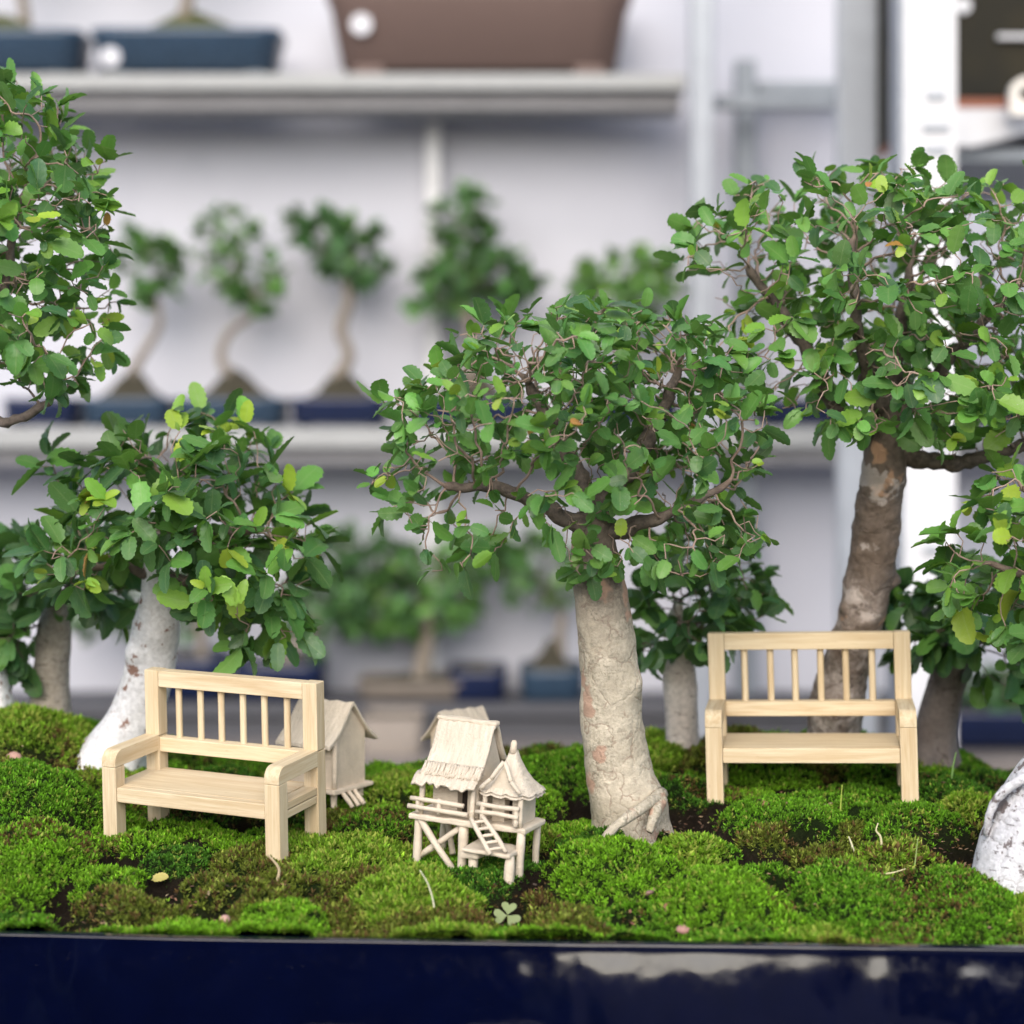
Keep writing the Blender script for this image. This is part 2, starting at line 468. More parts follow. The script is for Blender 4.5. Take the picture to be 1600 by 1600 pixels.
def reflected_screen():
    """the walkway's other side: dark shade cloth on posts, with a pale wall at its end"""
    o = empty("shade_screen", (-172, -330, -CAMZ), label="dark shade cloth screen on posts beside a low pinkish wall", cat="screen")
    cl = m_plain("shade cloth", (.018, .022, .02), .9, .4, .05)  # near black, to give the glaze a dark reflection
    m = MB(); m.box((-420, 0, 5), (140, 4, 212)); m.build("cloth", cl, o)
    m = MB(); m.box((215, 1, 60), (420, 5, 150)); m.build("cloth", cl, o)
    w_ = MB(); w_.box((141, -20, 0), (1400, 0, 116)); w_.build("low_wall", m_plain("pinkish render", (.62, .52, .53), .8, .15, .02), o)  # wall added to cover the horizon band in the reflection
    for x in (-420, -210, 0, 140):
        m = MB(); m.box((x, 4.1, 0), (x + 7, 11, 245)); m.build("post", MAT["steel_dark"], o)
reflected_screen()

def wall_batten():
    m = MB(); d = WALL_D - 3.5
    m.box((xx(664, d), d, 20), (xx(689, d), d + 2.2, zz(-200, d)), axis=2)
    tag(m.build("wall_batten", MAT["white"], None, bevel=.2), "white upright batten against the sheeted wall between two bonsai", "batten")
wall_batten()

def post_steel():
    d = 205.0
    o = empty("steel_post", (xx(1345, d), d, -CAMZ), label="smooth blue grey galvanised post behind the bright perforated white one", cat="post")
    x0, x1 = xx(1314, d) - xx(1345, d), xx(1368, d) - xx(1345, d)
    m = MB(); m.box((x0, 0, 0), (x1, .5, 215)); m.build("web", MAT["steel"], o, bevel=.1)
    for x in (x0, x1):
        m = MB(); m.box((x - .35, .3, 0), (x + .35, 1.6, 215)); m.build("flange", MAT["steel"], o, bevel=.15)
post_steel()

def post_white():
    d = 150.0; xc = xx(1452, d)
    o = empty("slotted_post", (xc, d, -CAMZ), label="bright white slotted angle post with round and square holes, beside the dark cabinet", cat="post")
    x0, x1 = xx(1413, d) - xc, xx(1491, d) - xc
    holes = []
    zc = CAMZ + (HOR - 22) / FPX * d
    # face sheet with real holes: strips left around the openings
    m = MB(); last = 0; k = 0; z = zc - 12 * 9.0
    while z < 208:
        off, hw, hh = ((.55, .17, .17), (-.3, .10, .24), (.1, .13, .13))[k % 3]
        m.box((x0, 0, last), (x1, .25, z - hh), axis=2)
        m.box((x0, 0, z - hh), (off - hw, .25, z + hh), axis=0)
        m.box((off + hw, 0, z - hh), (x1, .25, z + hh), axis=0)
        last = z + hh; z += 9.0; k += 1
    m.box((x0, 0, last), (x1, .25, 215), axis=2)
    m.build("face", MAT["white"], o)
    m = MB(); m.box((x0 - .42, -.05, 0), (x0 - .02, 4, 215)); m.build("flange", MAT["steel"], o, bevel=.1)
    m = MB(); m.box((x1 + .02, .02, 0), (x1 + .2, 3, 215)); m.build("flange", MAT["white"], o)
    # small clips hooked on the face
    for py, hw in ((150, .8), (200, 1.1), (234, .9), (700, .8), (860, 1.0)):
        z = CAMZ + (HOR - py) / FPX * d
        m = MB(); m.box((.5 - hw, -.28, z - .28), (.5 + hw, -.02, z + .28)); m.build("clip", MAT["steel"], o, bevel=.08)
post_white()

def cabinet():
    d = 172.0
    o = empty("dark_cabinet", (xx(1600, d), d, -CAMZ), label="dark glossy fronted cabinet on a white beam with a rounded lug", cat="cabinet")
    X = lambda px: xx(px, d) - xx(1600, d)
    Z = lambda py: zz(py, d)
    t = NT("smoked glass"); v = t.coord()
    t.set(Base_Color=t.mix(t.ramp(t.noise(v, .12, 3), [(.35, 0), (.65, 1)]), (.010, .010, .008), (.024, .020, .011)), Roughness=.55); t.b.inputs["Specular IOR Level"].default_value = .12
    m = MB(); m.box((X(1488), 1, Z(152)), (X(2300), 40, Z(-260))); m.build("front_panel", t.m, o, bevel=.3)
    m = MB(); m.box((X(1488), .4, Z(168)), (X(2300), 39, Z(152.5))); m.build("rail", MAT["rust"], o, bevel=.1)
    # white beam with a tapering lower edge
    V = []; 
    for y in (0, 38):
        for px, py in ((1488, 169), (2300, 169), (2300, 150 + 30), (1620, 205), (1524, 229), (1488, 229)): V.append((X(px), y, Z(py)))
    m = MB(); n = 6
    m.add(V, f4=[(i, (i + 1) % n, n + (i + 1) % n, n + i) for i in range(n)] + [(0, 1, 2, 3), (0, 3, 4, 5), (9, 8, 7, 6), (11, 10, 9, 6)])
    b = m.build("beam", MAT["white"], o, bevel=.15)
    # lug: rounded plate with a hole, ring of quads
    k = 40; cx, cz = X(1590), Z(155); ro = 25 / FPX * d; ri = 12.5 / FPX * d
    V = []; 
    for y in (-3.2, -2.0):
        for r_, sq in ((ro, 1), (ri, 0)):
            for i in range(k):
                a = 2 * math.pi * i / k; x, z = math.cos(a) * r_, math.sin(a) * r_
                if sq and z < 0:
                    s_ = r_ / max(abs(math.cos(a)), abs(math.sin(a)) / 1.35); x, z = math.cos(a) * s_, math.sin(a) * s_
                V.append((cx + x, y, cz + z))
    f = []
    for i in range(k):
        j = (i + 1) % k
        f += [(i, j, k + j, k + i), (2 * k + j, 2 * k + i, 3 * k + i, 3 * k + j), (i, 2 * k + i, 2 * k + j, j), (k + j, 3 * k + j, 3 * k + i, k + i)]
    m = MB(); m.add(V, f4=f); m.build("lug", m_plain("cream paint", (.70, .66, .60), .5, .06), o, bevel=.08)
    m = MB(); m.box((X(1488), 2, Z(248)), (X(2300), 38, Z(226))); m.build("lower_rail", MAT["steel_dark"], o, bevel=.1)
    m = MB(); m.box((X(1560), .2, Z(60)), (X(1700), .9, Z(52))); m.build("handle_bar", MAT["white"], o, bevel=.1)  # white strip painted in place of a bright spot of light
    pl = MB(); a = np.linspace(0, 2 * np.pi, 21)[:-1]
    pl.tube(np.array([(X(1508), .98, Z(6)), (X(1508), .6, Z(6))]), [.75, .75], 20); pl.build("round_plate", MAT["white"], o)  # white disc stands in for another bright light on the front
    for px in (1500, 2280):
        m = MB(); m.box((X(px), 30, 0), (X(px) + 3, 34, Z(226))); m.build("leg", MAT["steel_dark"], o)
cabinet()

# ------------------------------------------------------------------ pots on the shelves
def pot(name, px0, px1, py_top, py_bot, d, mat, label, sticker=None, taper=.82, lip=True, mound=None, depth=11.0, group=None, feet=True, moundmat="mound"):
    x0, x1 = xx(px0, d), xx(px1, d); zt, zb = zz(py_top, d), zz(py_bot, d)
    W, H = x1 - x0, zt - zb
    o = empty(name, ((x0 + x1) / 2, d + depth / 2, zb - CAMZ), label=label, cat="plant pot", group=group)
    prof = [(taper * .9, H * .08), (taper, H * .12), (.93 + .07 * taper * .5, H * .8), (1.0, H * .86), (1.0, H)] if lip else [(taper, 0), (1, H)]
    prof = prof + [(prof[-1][0] - .05, H), (prof[-1][0] - .07, H * .8)]
    k = 32; V = []
    for s, z in prof:
        for i in range(k):
            a = 2 * math.pi * (i + .5) / k; c, sn = math.cos(a), math.sin(a)
            sup = (abs(c) ** 8 + abs(sn) ** 8) ** (-1 / 8)
            V.append((c * sup * (W / 2 - (1 - s) * W / 2 * .6), sn * sup * (depth / 2 - (1 - s) * W / 2 * .6), z))
    m = MB(); n = len(prof)
    m.add(V, f4=tube_faces(n, k)); 
    V0 = [(0, 0, prof[0][1])]; m.add(np.vstack([V[:k], V0]), f3=[(k, (i + 1) % k, i) for i in range(k)])
    m.build("body", mat, o, smooth=True)
    if feet:
        for sx in (-1, 1):
            for sy in (-1, 1):
                f = MB(); f.box((sx * W * .36 - W * .05, sy * depth * .26 - .8, 0), (sx * W * .36 + W * .05, sy * depth * .26 + .8, H * .12)); f.build("foot", mat, o, bevel=.1)
    mh = mound if mound else .15
    q = 24; V = [(0, 0, H * .82 + mh)]; F3 = []; F4 = []
    for j in range(1, 7):
        t = j / 6
        for i in range(q):
            a = 2 * math.pi * i / q; c, sn = math.cos(a), math.sin(a); sup = (abs(c) ** 6 + abs(sn) ** 6) ** (-1 / 6)
            V.append((c * sup * (W / 2 - W * .04) * t, sn * sup * (depth / 2 - W * .04) * t, H * .82 + mh * (1 - t) ** 1.5 * (1 + .22 * math.sin(i * .9 + j * .7 + px0)) + .22 * math.sin(i * 5.3 + j * 2.1) * (t < .95)))
    for i in range(q): F3.append((0, 1 + i, 1 + (i + 1) % q))
    for j in range(5):
        for i in range(q): F4.append((1 + j * q + i, 1 + (j + 1) * q + i, 1 + (j + 1) * q + (i + 1) % q, 1 + j * q + (i + 1) % q))
    m = MB(); m.add(V, F4, F3); m.build("soil", MAT[moundmat], o, smooth=True)
    if sticker:
        sx, sy, sr = sticker; m = MB(); rr = sr / FPX * d
        yq = -depth / 2 + .3
        m.tube(np.array([(xx(sx, d) - (x0 + x1) / 2, yq - .12, zz(sy, d) - zb), (xx(sx, d) - (x0 + x1) / 2, yq + .45, zz(sy, d) - zb)]), [rr, rr], 20); m.build("sticker", MAT["sticker"], o)
    return o

PB, PN, PBR, PBE = MAT["pot_blue"], MAT["pot_navy"], MAT["pot_brown"], MAT["pot_beige"]
dS = SH_D + 1.2
pot("bonsai_pot", -170, 124, 44, 114, dS, PB, "slate blue oval tray at the left end of the top shelf with no sticker", mound=4.2, taper=.9, moundmat="mound_moss", depth=11)
pot("bonsai_pot", 136, 436, 42, 114, dS, PB, "slate blue tray with a round white sticker and mossy mound on the top shelf", sticker=(172, 88, 15), mound=4.8, taper=.85, moundmat="mound_moss")
pot("planter_box", 506, 990, -28, 114, dS, PBR, "large brown stoneware planter with an oval white sticker on the top shelf", sticker=(564, 37, 16), taper=.83, depth=12)
mid = [(0, 118, "dark blue tray at the left end of the middle shelf"), (124, 262, "dark blue tray under the thin leaning bonsai on the middle shelf"), (268, 444, "mid blue tray under the wavy trunked bonsai on the middle shelf"), (450, 604, "near black navy tray under the flat topped bonsai on the middle shelf"), (640, 830, "navy tray under the broad round bonsai on the middle shelf"), (880, 1066, "navy tray under the olive green bush on the middle shelf"), (1190, 1400, "navy tray behind the flaky dark trunk on the middle shelf"), (1440, 1660, "navy tray at the right end of the middle shelf")]
for i, (a, b, lab) in enumerate(mid):
    pot("bonsai_pot", a, b, 622, 667, dS, PB if i in (1, 2) else PN, lab, mound=5.0 if i in (1, 2, 3, 4) else 1.0, group="pots on the middle shelf", taper=.92)
low = [(215, 350, 1030, PN, "navy pot behind the left bench's spindles on the bottom shelf"), (362, 505, 1040, PN, "dark navy pot on the bottom shelf behind the left bench's top rail"),
       (556, 740, 1068, PBE, "pinkish beige tray on the bottom shelf under the yellow green bonsai"), (700, 792, 1050, PN, "small near black pot right of the pinkish beige tray"), (812, 915, 1048, PB, "blue tray with a tall dark mound on the bottom shelf left of the pale trunk"), (1470, 1700, 1112, PN, "wide navy tray low on the right beyond the moss")]
for a, b, tp, mt, lab in low:
    pot("bonsai_pot", a, b, tp, 1099 if tp < 1100 else 1174, dS if tp < 1100 else 236, mt, lab, mound=4.5 if a in (812, 230) else 1.4, group="pots on the bottom shelf", taper=.92)
# a low bench of blocks in front of the rack carries two more pots
def low_stand():
    d = 232.0; o = empty("low_stand", (0, d, -CAMZ), label="low dark timber stand on the floor in front of the plant rack", cat="stand")
    zt = zz(1184, d)
    m = MB(); m.box((-150, 0, zt - 3), (150, 14, zt)); m.build("top", MAT["table"], o, bevel=.2)
    for x in (-140, -60, 20, 100, 140):
        m = MB(); m.box((x, 1, 0), (x + 5, 13, zt - 3)); m.build("leg", MAT["table"], o)
    m = MB(); m.box((-150, 13.2, 0), (150, 14.2, zt - 3)); m.build("back_board", MAT["dark"], o)  # dark board stands in for the shade under the stand
low_stand()
pot("bonsai_pot", 560, 660, 1122, 1183, 233, PBE, "plain beige block shaped pot showing between the two clay houses", taper=.95, depth=9, feet=False, lip=False)

# ------------------------------------------------------------------ the tray garden: ground heights
LINE = (np.array([-16.2, 58.8]), np.array([15.8, 57.1]))      # front inner edge of the tray rim, seen from above
TD = (LINE[1] - LINE[0]) / np.linalg.norm(LINE[1] - LINE[0])  # along the tray
TNn = np.array([-TD[1], TD[0]])                               # away from the camera
TRAY_YAW = math.atan2(TD[1], TD[0])
RIM = -16.25
TRAY_DEPTH, TRAY_HALF = 27.0, 37.0
_px = np.array([-500, 0, 180, 350, 500, 700, 900, 1000, 1130, 1270, 1420, 1600, 2100.])
_d = np.array([58.0, 61, 64, 67, 70, 73, 76, 79, 82, 85.5])
_Y = np.array([
    [1452, 1455, 1458, 1460, 1463, 1466, 1469, 1473, 1478, 1484],
    [1402, 1407, 1412, 1412, 1420, 1418, 1414, 1410, 1408, 1414],
    [1330, 1336, 1345, 1350, 1358, 1346, 1337, 1333, 1333, 1335],
    [1262, 1296, 1309, 1316, 1325, 1312, 1284, 1285, 1290, 1287],
    [1214, 1260, 1274, 1285, 1290, 1270, 1262, 1254, 1250, 1252],
    [1168, 1220, 1240, 1248, 1250, 1230, 1215, 1220, 1217, 1225],
    [1130, 1184, 1210, 1220, 1222, 1196, 1188, 1190, 1188, 1200],
    [1106, 1152, 1188, 1204, 1200, 1172, 1165, 1164, 1162, 1176],
    [1098, 1126, 1174, 1194, 1186, 1158, 1152, 1146, 1144, 1162],
    [1120, 1140, 1190, 1200, 1196, 1180, 1172, 1168, 1168, 1182]])
_cols = [0, 180, 350, 500, 700, 900, 1000, 1130, 1270, 1420]
# right-hand column and margins continue the neighbouring columns
_Y = np.hstack([_Y[:, :1], _Y, (_Y[:, -1:] + np.array([[6, 6, 10, 14, 14, 25, 30, 40, 44, 24]]).T), (_Y[:, -1:] + np.array([[6, 6, 10, 14, 14, 25, 30, 40, 44, 24]]).T)])
_Z = (HOR - _Y) / FPX * _d[:, None]
_Xw = (_px[None] - 800) / FPX * _d[:, None]

def smooth_table():
    """resample onto a regular x,d grid and blur it, so that the lawn is a continuous landform"""
    X = np.linspace(-40, 40, 161); D = np.linspace(56, 88, 65)
    G = np.zeros((len(D), len(X)))
    rows = np.array([np.interp(X, _Xw[i], _Z[i]) for i in range(len(_d))])
    for j in range(len(X)): G[:, j] = np.interp(D, _d, rows[:, j])
    k = np.exp(-np.arange(-3, 4) ** 2 / 4.0); k /= k.sum()
    P = np.pad(G, 3, mode='edge')
    P = np.apply_along_axis(lambda r: np.convolve(r, k, 'same'), 1, P)
    P = np.apply_along_axis(lambda r: np.convolve(r, k, 'same'), 0, P)
    return X, D, P[3:-3, 3:-3]
_gx, _gd, _G = smooth_table()

def base_z(x, d):
    x = np.asarray(x, float); d = np.asarray(d, float)
    fx = np.clip((x - _gx[0]) / (_gx[1] - _gx[0]), 0, len(_gx) - 1.001); fd = np.clip((d - _gd[0]) / (_gd[1] - _gd[0]), 0, len(_gd) - 1.001)
    i = fx.astype(int); j = fd.astype(int); u = fx - i; v = fd - j
    return _G[j, i] * (1 - u) * (1 - v) + _G[j, i + 1] * u * (1 - v) + _G[j + 1, i] * (1 - u) * v + _G[j + 1, i + 1] * u * v

# moss cushions: dome shaped cells of several sizes
_r = np.random.default_rng(11)
def poisson(n, rmin, x0, x1, d0, d1, rng):
    P = np.zeros((0, 2))
    for _ in range(n):
        c = np.array([rng.uniform(x0, x1), rng.uniform(d0, d1)])
        if len(P) == 0 or np.min(np.sum((P - c) ** 2, 1)) > rmin ** 2: P = np.vstack([P, c])
    return P
CUSH = poisson(6000, 1.9, -40, 40, 56, 88, _r)
CR = _r.uniform(1.15, 2.0, len(CUSH)); CH = _r.uniform(.5, 1.25, len(CUSH)) * CR / 1.8
for px, dd, r, h in ((945, 63.2, 2.5, 1.15), (1130, 61.0, 2.3, 1.1), (60, 69.0, 2.9, 1.3), (55, 64.0, 2.6, 1.1), (650, 61.8, 2.4, .95), (1330, 61.3, 2.5, 1.0), (1500, 61.5, 2.3, .9), (330, 62.3, 1.5, .6),
                     (190, 61.0, 1.6, .7), (1080, 64.5, 1.5, .75), (1220, 68.5, 2.6, .8), (1440, 67.8, 2.2, .8), (60, 76.5, 3.0, 1.0), (880, 76.0, 3.2, .9), (610, 75, 2.4, .8), (1470, 73, 2.6, .9), (560, 66, 2.2, .8), (890, 59.8, 1.7, .6)):
    c = np.array([(px - 800) / FPX * dd, dd]); k = np.sum((CUSH - c) ** 2, 1) > (r * .72) ** 2
    CUSH = np.vstack([CUSH[k], c]); CR = np.append(CR[k], r); CH = np.append(CH[k], h * 1.4)
# patches of bare soil (photo pixel, depth, radius cm)
BARE = [(1062, 1262, 69.5, 1.6), (1040, 1300, 67, 1.3), (1500, 1290, 66, 1.7), (1525, 1330, 64.5, 1.2), (130, 1440, 59.8, 1.1), (330, 1430, 60.5, .9), (850, 1365, 63.3, .5), (800, 1400, 61.6, .6),
        (990, 1430, 60.2, .6), (90, 1170, 72.5, 1.5), (1265, 1310, 66, 1.0), (60, 1168, 73, 1.2), (250, 1395, 62, 1.0), (1215, 1395, 62, .7), (1420, 1395, 62.0, .6), (470, 1395, 61.8, .6)]
BXY = np.array([((px - 800) / FPX * d, d) for px, py, d, r in BARE]); BR = np.array([b[3] * 1.05 for b in BARE])
FLAT = []          # (x, d, radius): spots pressed flat under feet and stilts

def cushion(x, d):
    """-> height added, cell id, how near the crevice (0 crevice .. 1 top), bareness"""
    p = np.stack([x, d], 1)
    wob = np.stack([fbm(p * .7, 3, 3), fbm(p * .7, 3, 8)], 1) * .55
    q = p + wob
    D2 = ((q[:, None, 0] - CUSH[None, :, 0]) ** 2 + ((q[:, None, 1] - CUSH[None, :, 1])) ** 2) if len(p) * len(CUSH) < 3e7 else None
    best = np.full(len(p), -1.0); bid = np.zeros(len(p), int)
    for s in range(0, len(p), 20000):
        qq = q[s:s + 20000]
        dd = (qq[:, None, 0] - CUSH[None, :, 0]) ** 2 + (qq[:, None, 1] - CUSH[None, :, 1]) ** 2
        h = CH[None] * np.sqrt(np.clip(1 - dd / CR[None] ** 2, 0, 1))
        b = h.argmax(1); bid[s:s + 20000] = b; best[s:s + 20000] = h[np.arange(len(qq)), b]
    top = best / CH[bid]
    bare = np.zeros(len(p))
    for c, r in zip(BXY, BR):
        t = np.sqrt((q[:, 0] - c[0]) ** 2 + (q[:, 1] - c[1]) ** 2) / r
        bare = np.maximum(bare, np.clip(1.5 - t * 1.25, 0, 1))
    h = best * (1 - bare) - bare * .35
    for fx, fd, fr, fz in FLAT:
        t = np.clip(np.sqrt((x - fx) ** 2 + (d - fd) ** 2) / fr, 0, 1); h = h * t * t
    # slope down to the soil line inside the rim
    s = (p - LINE[0]) @ TNn
    edge = np.clip(s / 1.4, 0, 1) * np.clip((TRAY_DEPTH - s) / 1.4, 0, 1)
    h = h * (.35 + .65 * edge)
    return h, bid, top, bare

def ground(x, d):
    x = np.atleast_1d(np.asarray(x, float)); d = np.atleast_1d(np.asarray(d, float))
    h, bid, top, bare = cushion(x, d)
    s = (np.stack([x, d], 1) - LINE[0]) @ TNn
    z = base_z(x, d) - .85
    edge = np.clip(np.minimum(s, TRAY_DEPTH - s) / 1.2, 0, 1)
    z = np.where(edge < 1, RIM - .15 + (z - RIM + .15) * edge ** .6, z)
    for fx, fd, fr, fz in FLAT:
        t = np.clip(np.sqrt((x - fx) ** 2 + (d - fd) ** 2) / (fr * 1.15), 0, 1); wgt = (1 - t * t) ** 2
        z = z * (1 - wgt) + fz * wgt
    return z + h + .16 * fbm(np.stack([x, d], 1) * 1.9, 3, 21) + .07 * fbm(np.stack([x, d], 1) * 4.2, 2, 22), bid, top, bare

# ------------------------------------------------------------------ benches: pose solved from the photo
BD = dict(W=8.0, D=3.655, H=6.1, A=3.47, S=2.03, t=.642, fr=.57, ls=3.37, lh=.59, th=.67, wb=7.97)
def pose(yaw, pitch, roll):
    return Matrix.Rotation(yaw, 3, 'Z') @ Matrix.Rotation(pitch, 3, 'X') @ Matrix.Rotation(roll, 3, 'Y')
B_LEFT = (np.array([-12.41, 71.50, -16.65]) * .92, pose(-.4048, .0649, .016), .92)
B_RIGHT = (np.array([11.463, 70.897, -14.733]), pose(-.1617, .0028, -.0277), 1.0)
for P, R, s in (B_LEFT, B_RIGHT):
    for x in (-BD['W'] / 2 + .3, BD['W'] / 2 - .3):
        for y in (.3, BD['D'] - .3):
            q = P + s * np.array(R @ Vector((x, y, 0))); FLAT.append((q[0], q[1], 1.5, q[2] - .12))
    q = P + s * np.array(R @ Vector((0, BD['D'] * .4, 0)))
    for k in (-2.2, 0, 2.2):
        q = P + s * np.array(R @ Vector((k, BD['D'] * .45, 0))); FLAT.append((q[0], q[1], 1.9, q[2] + .05))
HUT_P = at(727, 1349, 64.3) - np.array([0, 0, .1])
FLAT.append((HUT_P[0] - .6, HUT_P[1] + .9, 2.4, HUT_P[2] - .05)); FLAT.append((HUT_P[0] + 1.6, HUT_P[1] + .2, 1.8, HUT_P[2] - .05))

def tray():
    o = empty("bonsai_tray", (0, 58, RIM - 9.5), (0, 0, 0), "glossy navy glazed rectangular tray planted with moss and small trees", "tray")
    cx, cy = (LINE[0] + LINE[1]) / 2 + TNn * TRAY_DEPTH / 2
    hx, hy = TRAY_HALF, TRAY_DEPTH / 2
    # (outward offset, height below the rim): lip, rolled edge, bulging wall, foot
    prof = [(-.05, -1.6), (-.02, -.25), (.04, -.06), (.14, 0), (.57, 0), (.615, -.012), (.642, -.04), (.65, -.09), (.655, -.2), (.68, -.34), (.775, -.8), (.88, -1.4), (.965, -2.0), (1.03, -2.6), (1.06, -3.3), (.95, -4.6), (.6, -6.0), (.1, -7.4), (-.6, -8.7), (-.9, -9.1), (-.9, -9.5)]
    rc = 3.0; loop = []
    for sx, sy, a0 in ((1, 1, 0), (-1, 1, 90), (-1, -1, 180), (1, -1, 270)):
        for i in range(9):
            a = math.radians(a0 + i * 90 / 8); loop.append((sx * (hx - rc) + 0, sy * (hy - rc) + 0, math.cos(a), math.sin(a)))
    # extra points along the long front and back so that the wall can be slightly hand made
    L2 = []
    for i, p in enumerate(loop):
        L2.append(p); q = loop[(i + 1) % len(loop)]
        gap = math.hypot(q[0] - p[0], q[1] - p[1])
        if gap > 2:
            for k in range(1, int(gap / .8)):
                u = k / int(gap / .8); L2.append((p[0] + (q[0] - p[0]) * u, p[1] + (q[1] - p[1]) * u, p[2], p[3]))
    L2 = np.array(L2); n = len(L2); c, s = math.cos(TRAY_YAW), math.sin(TRAY_YAW); V = []
    for off, z in prof:
        x = L2[:, 0] + (rc + off) * L2[:, 2]; y = L2[:, 1] + (rc + off) * L2[:, 3]
        wz = .06 * vnoise(np.stack([x * .12, y * .12], 1), 3); wo = .05 * vnoise(np.stack([x * .2, y * .2 + z * .3], 1), 9)
        x = x + wo * L2[:, 2]; y = y + wo * L2[:, 3]
        V.append(np.stack([cx + c * x - s * y, cy + s * x + c * y - 58, np.full(n, z + 9.5) + wz], 1))
    m = MB(); m.add(np.vstack(V), tube_faces(len(prof), n))
    b = m.build("body", MAT["glaze"], o, smooth=True)
    b.modifiers.new("sub", 'SUBSURF').render_levels = 1
    m = MB()
    m.add(np.vstack([V[-2] + (0, 0, .3)]), [], [(0, i, i + 1) for i in range(1, n - 1)]); m.build("bottom", MAT["glaze"], o)
    for sx in (-1, 1):
        for sy in (-1, 1):
            x, y = sx * hx * .8, sy * hy * .7; f = MB()
            px_, py_ = cx + c * x - s * y, cy + s * x + c * y - 58
            f.box((px_ - 3, py_ - 1.5, -1.2), (px_ + 3, py_ + 1.5, .4)); f.build("foot", MAT["glaze"], o, bevel=.3)
    zt = RIM - 9.5 - 1.2
    tb = empty("display_table", (0, 70, -CAMZ), label="grey timber table under the navy tray", cat="table")
    H = zt + CAMZ
    for k in range(6):
        m = MB(); m.box((-60, -18 + k * 6.6, H - 3), (60, -18 + k * 6.6 + 6.3, H - .02)); m.build("plank", MAT["table"], tb, bevel=.2)
    for x in (-55, 49):
        for y in (-15, 16):
            m = MB(); m.box((x, y - 2, 0), (x + 6, y + 4, H - 3.02)); m.build("leg", MAT["table"], tb, bevel=.2)
tray()

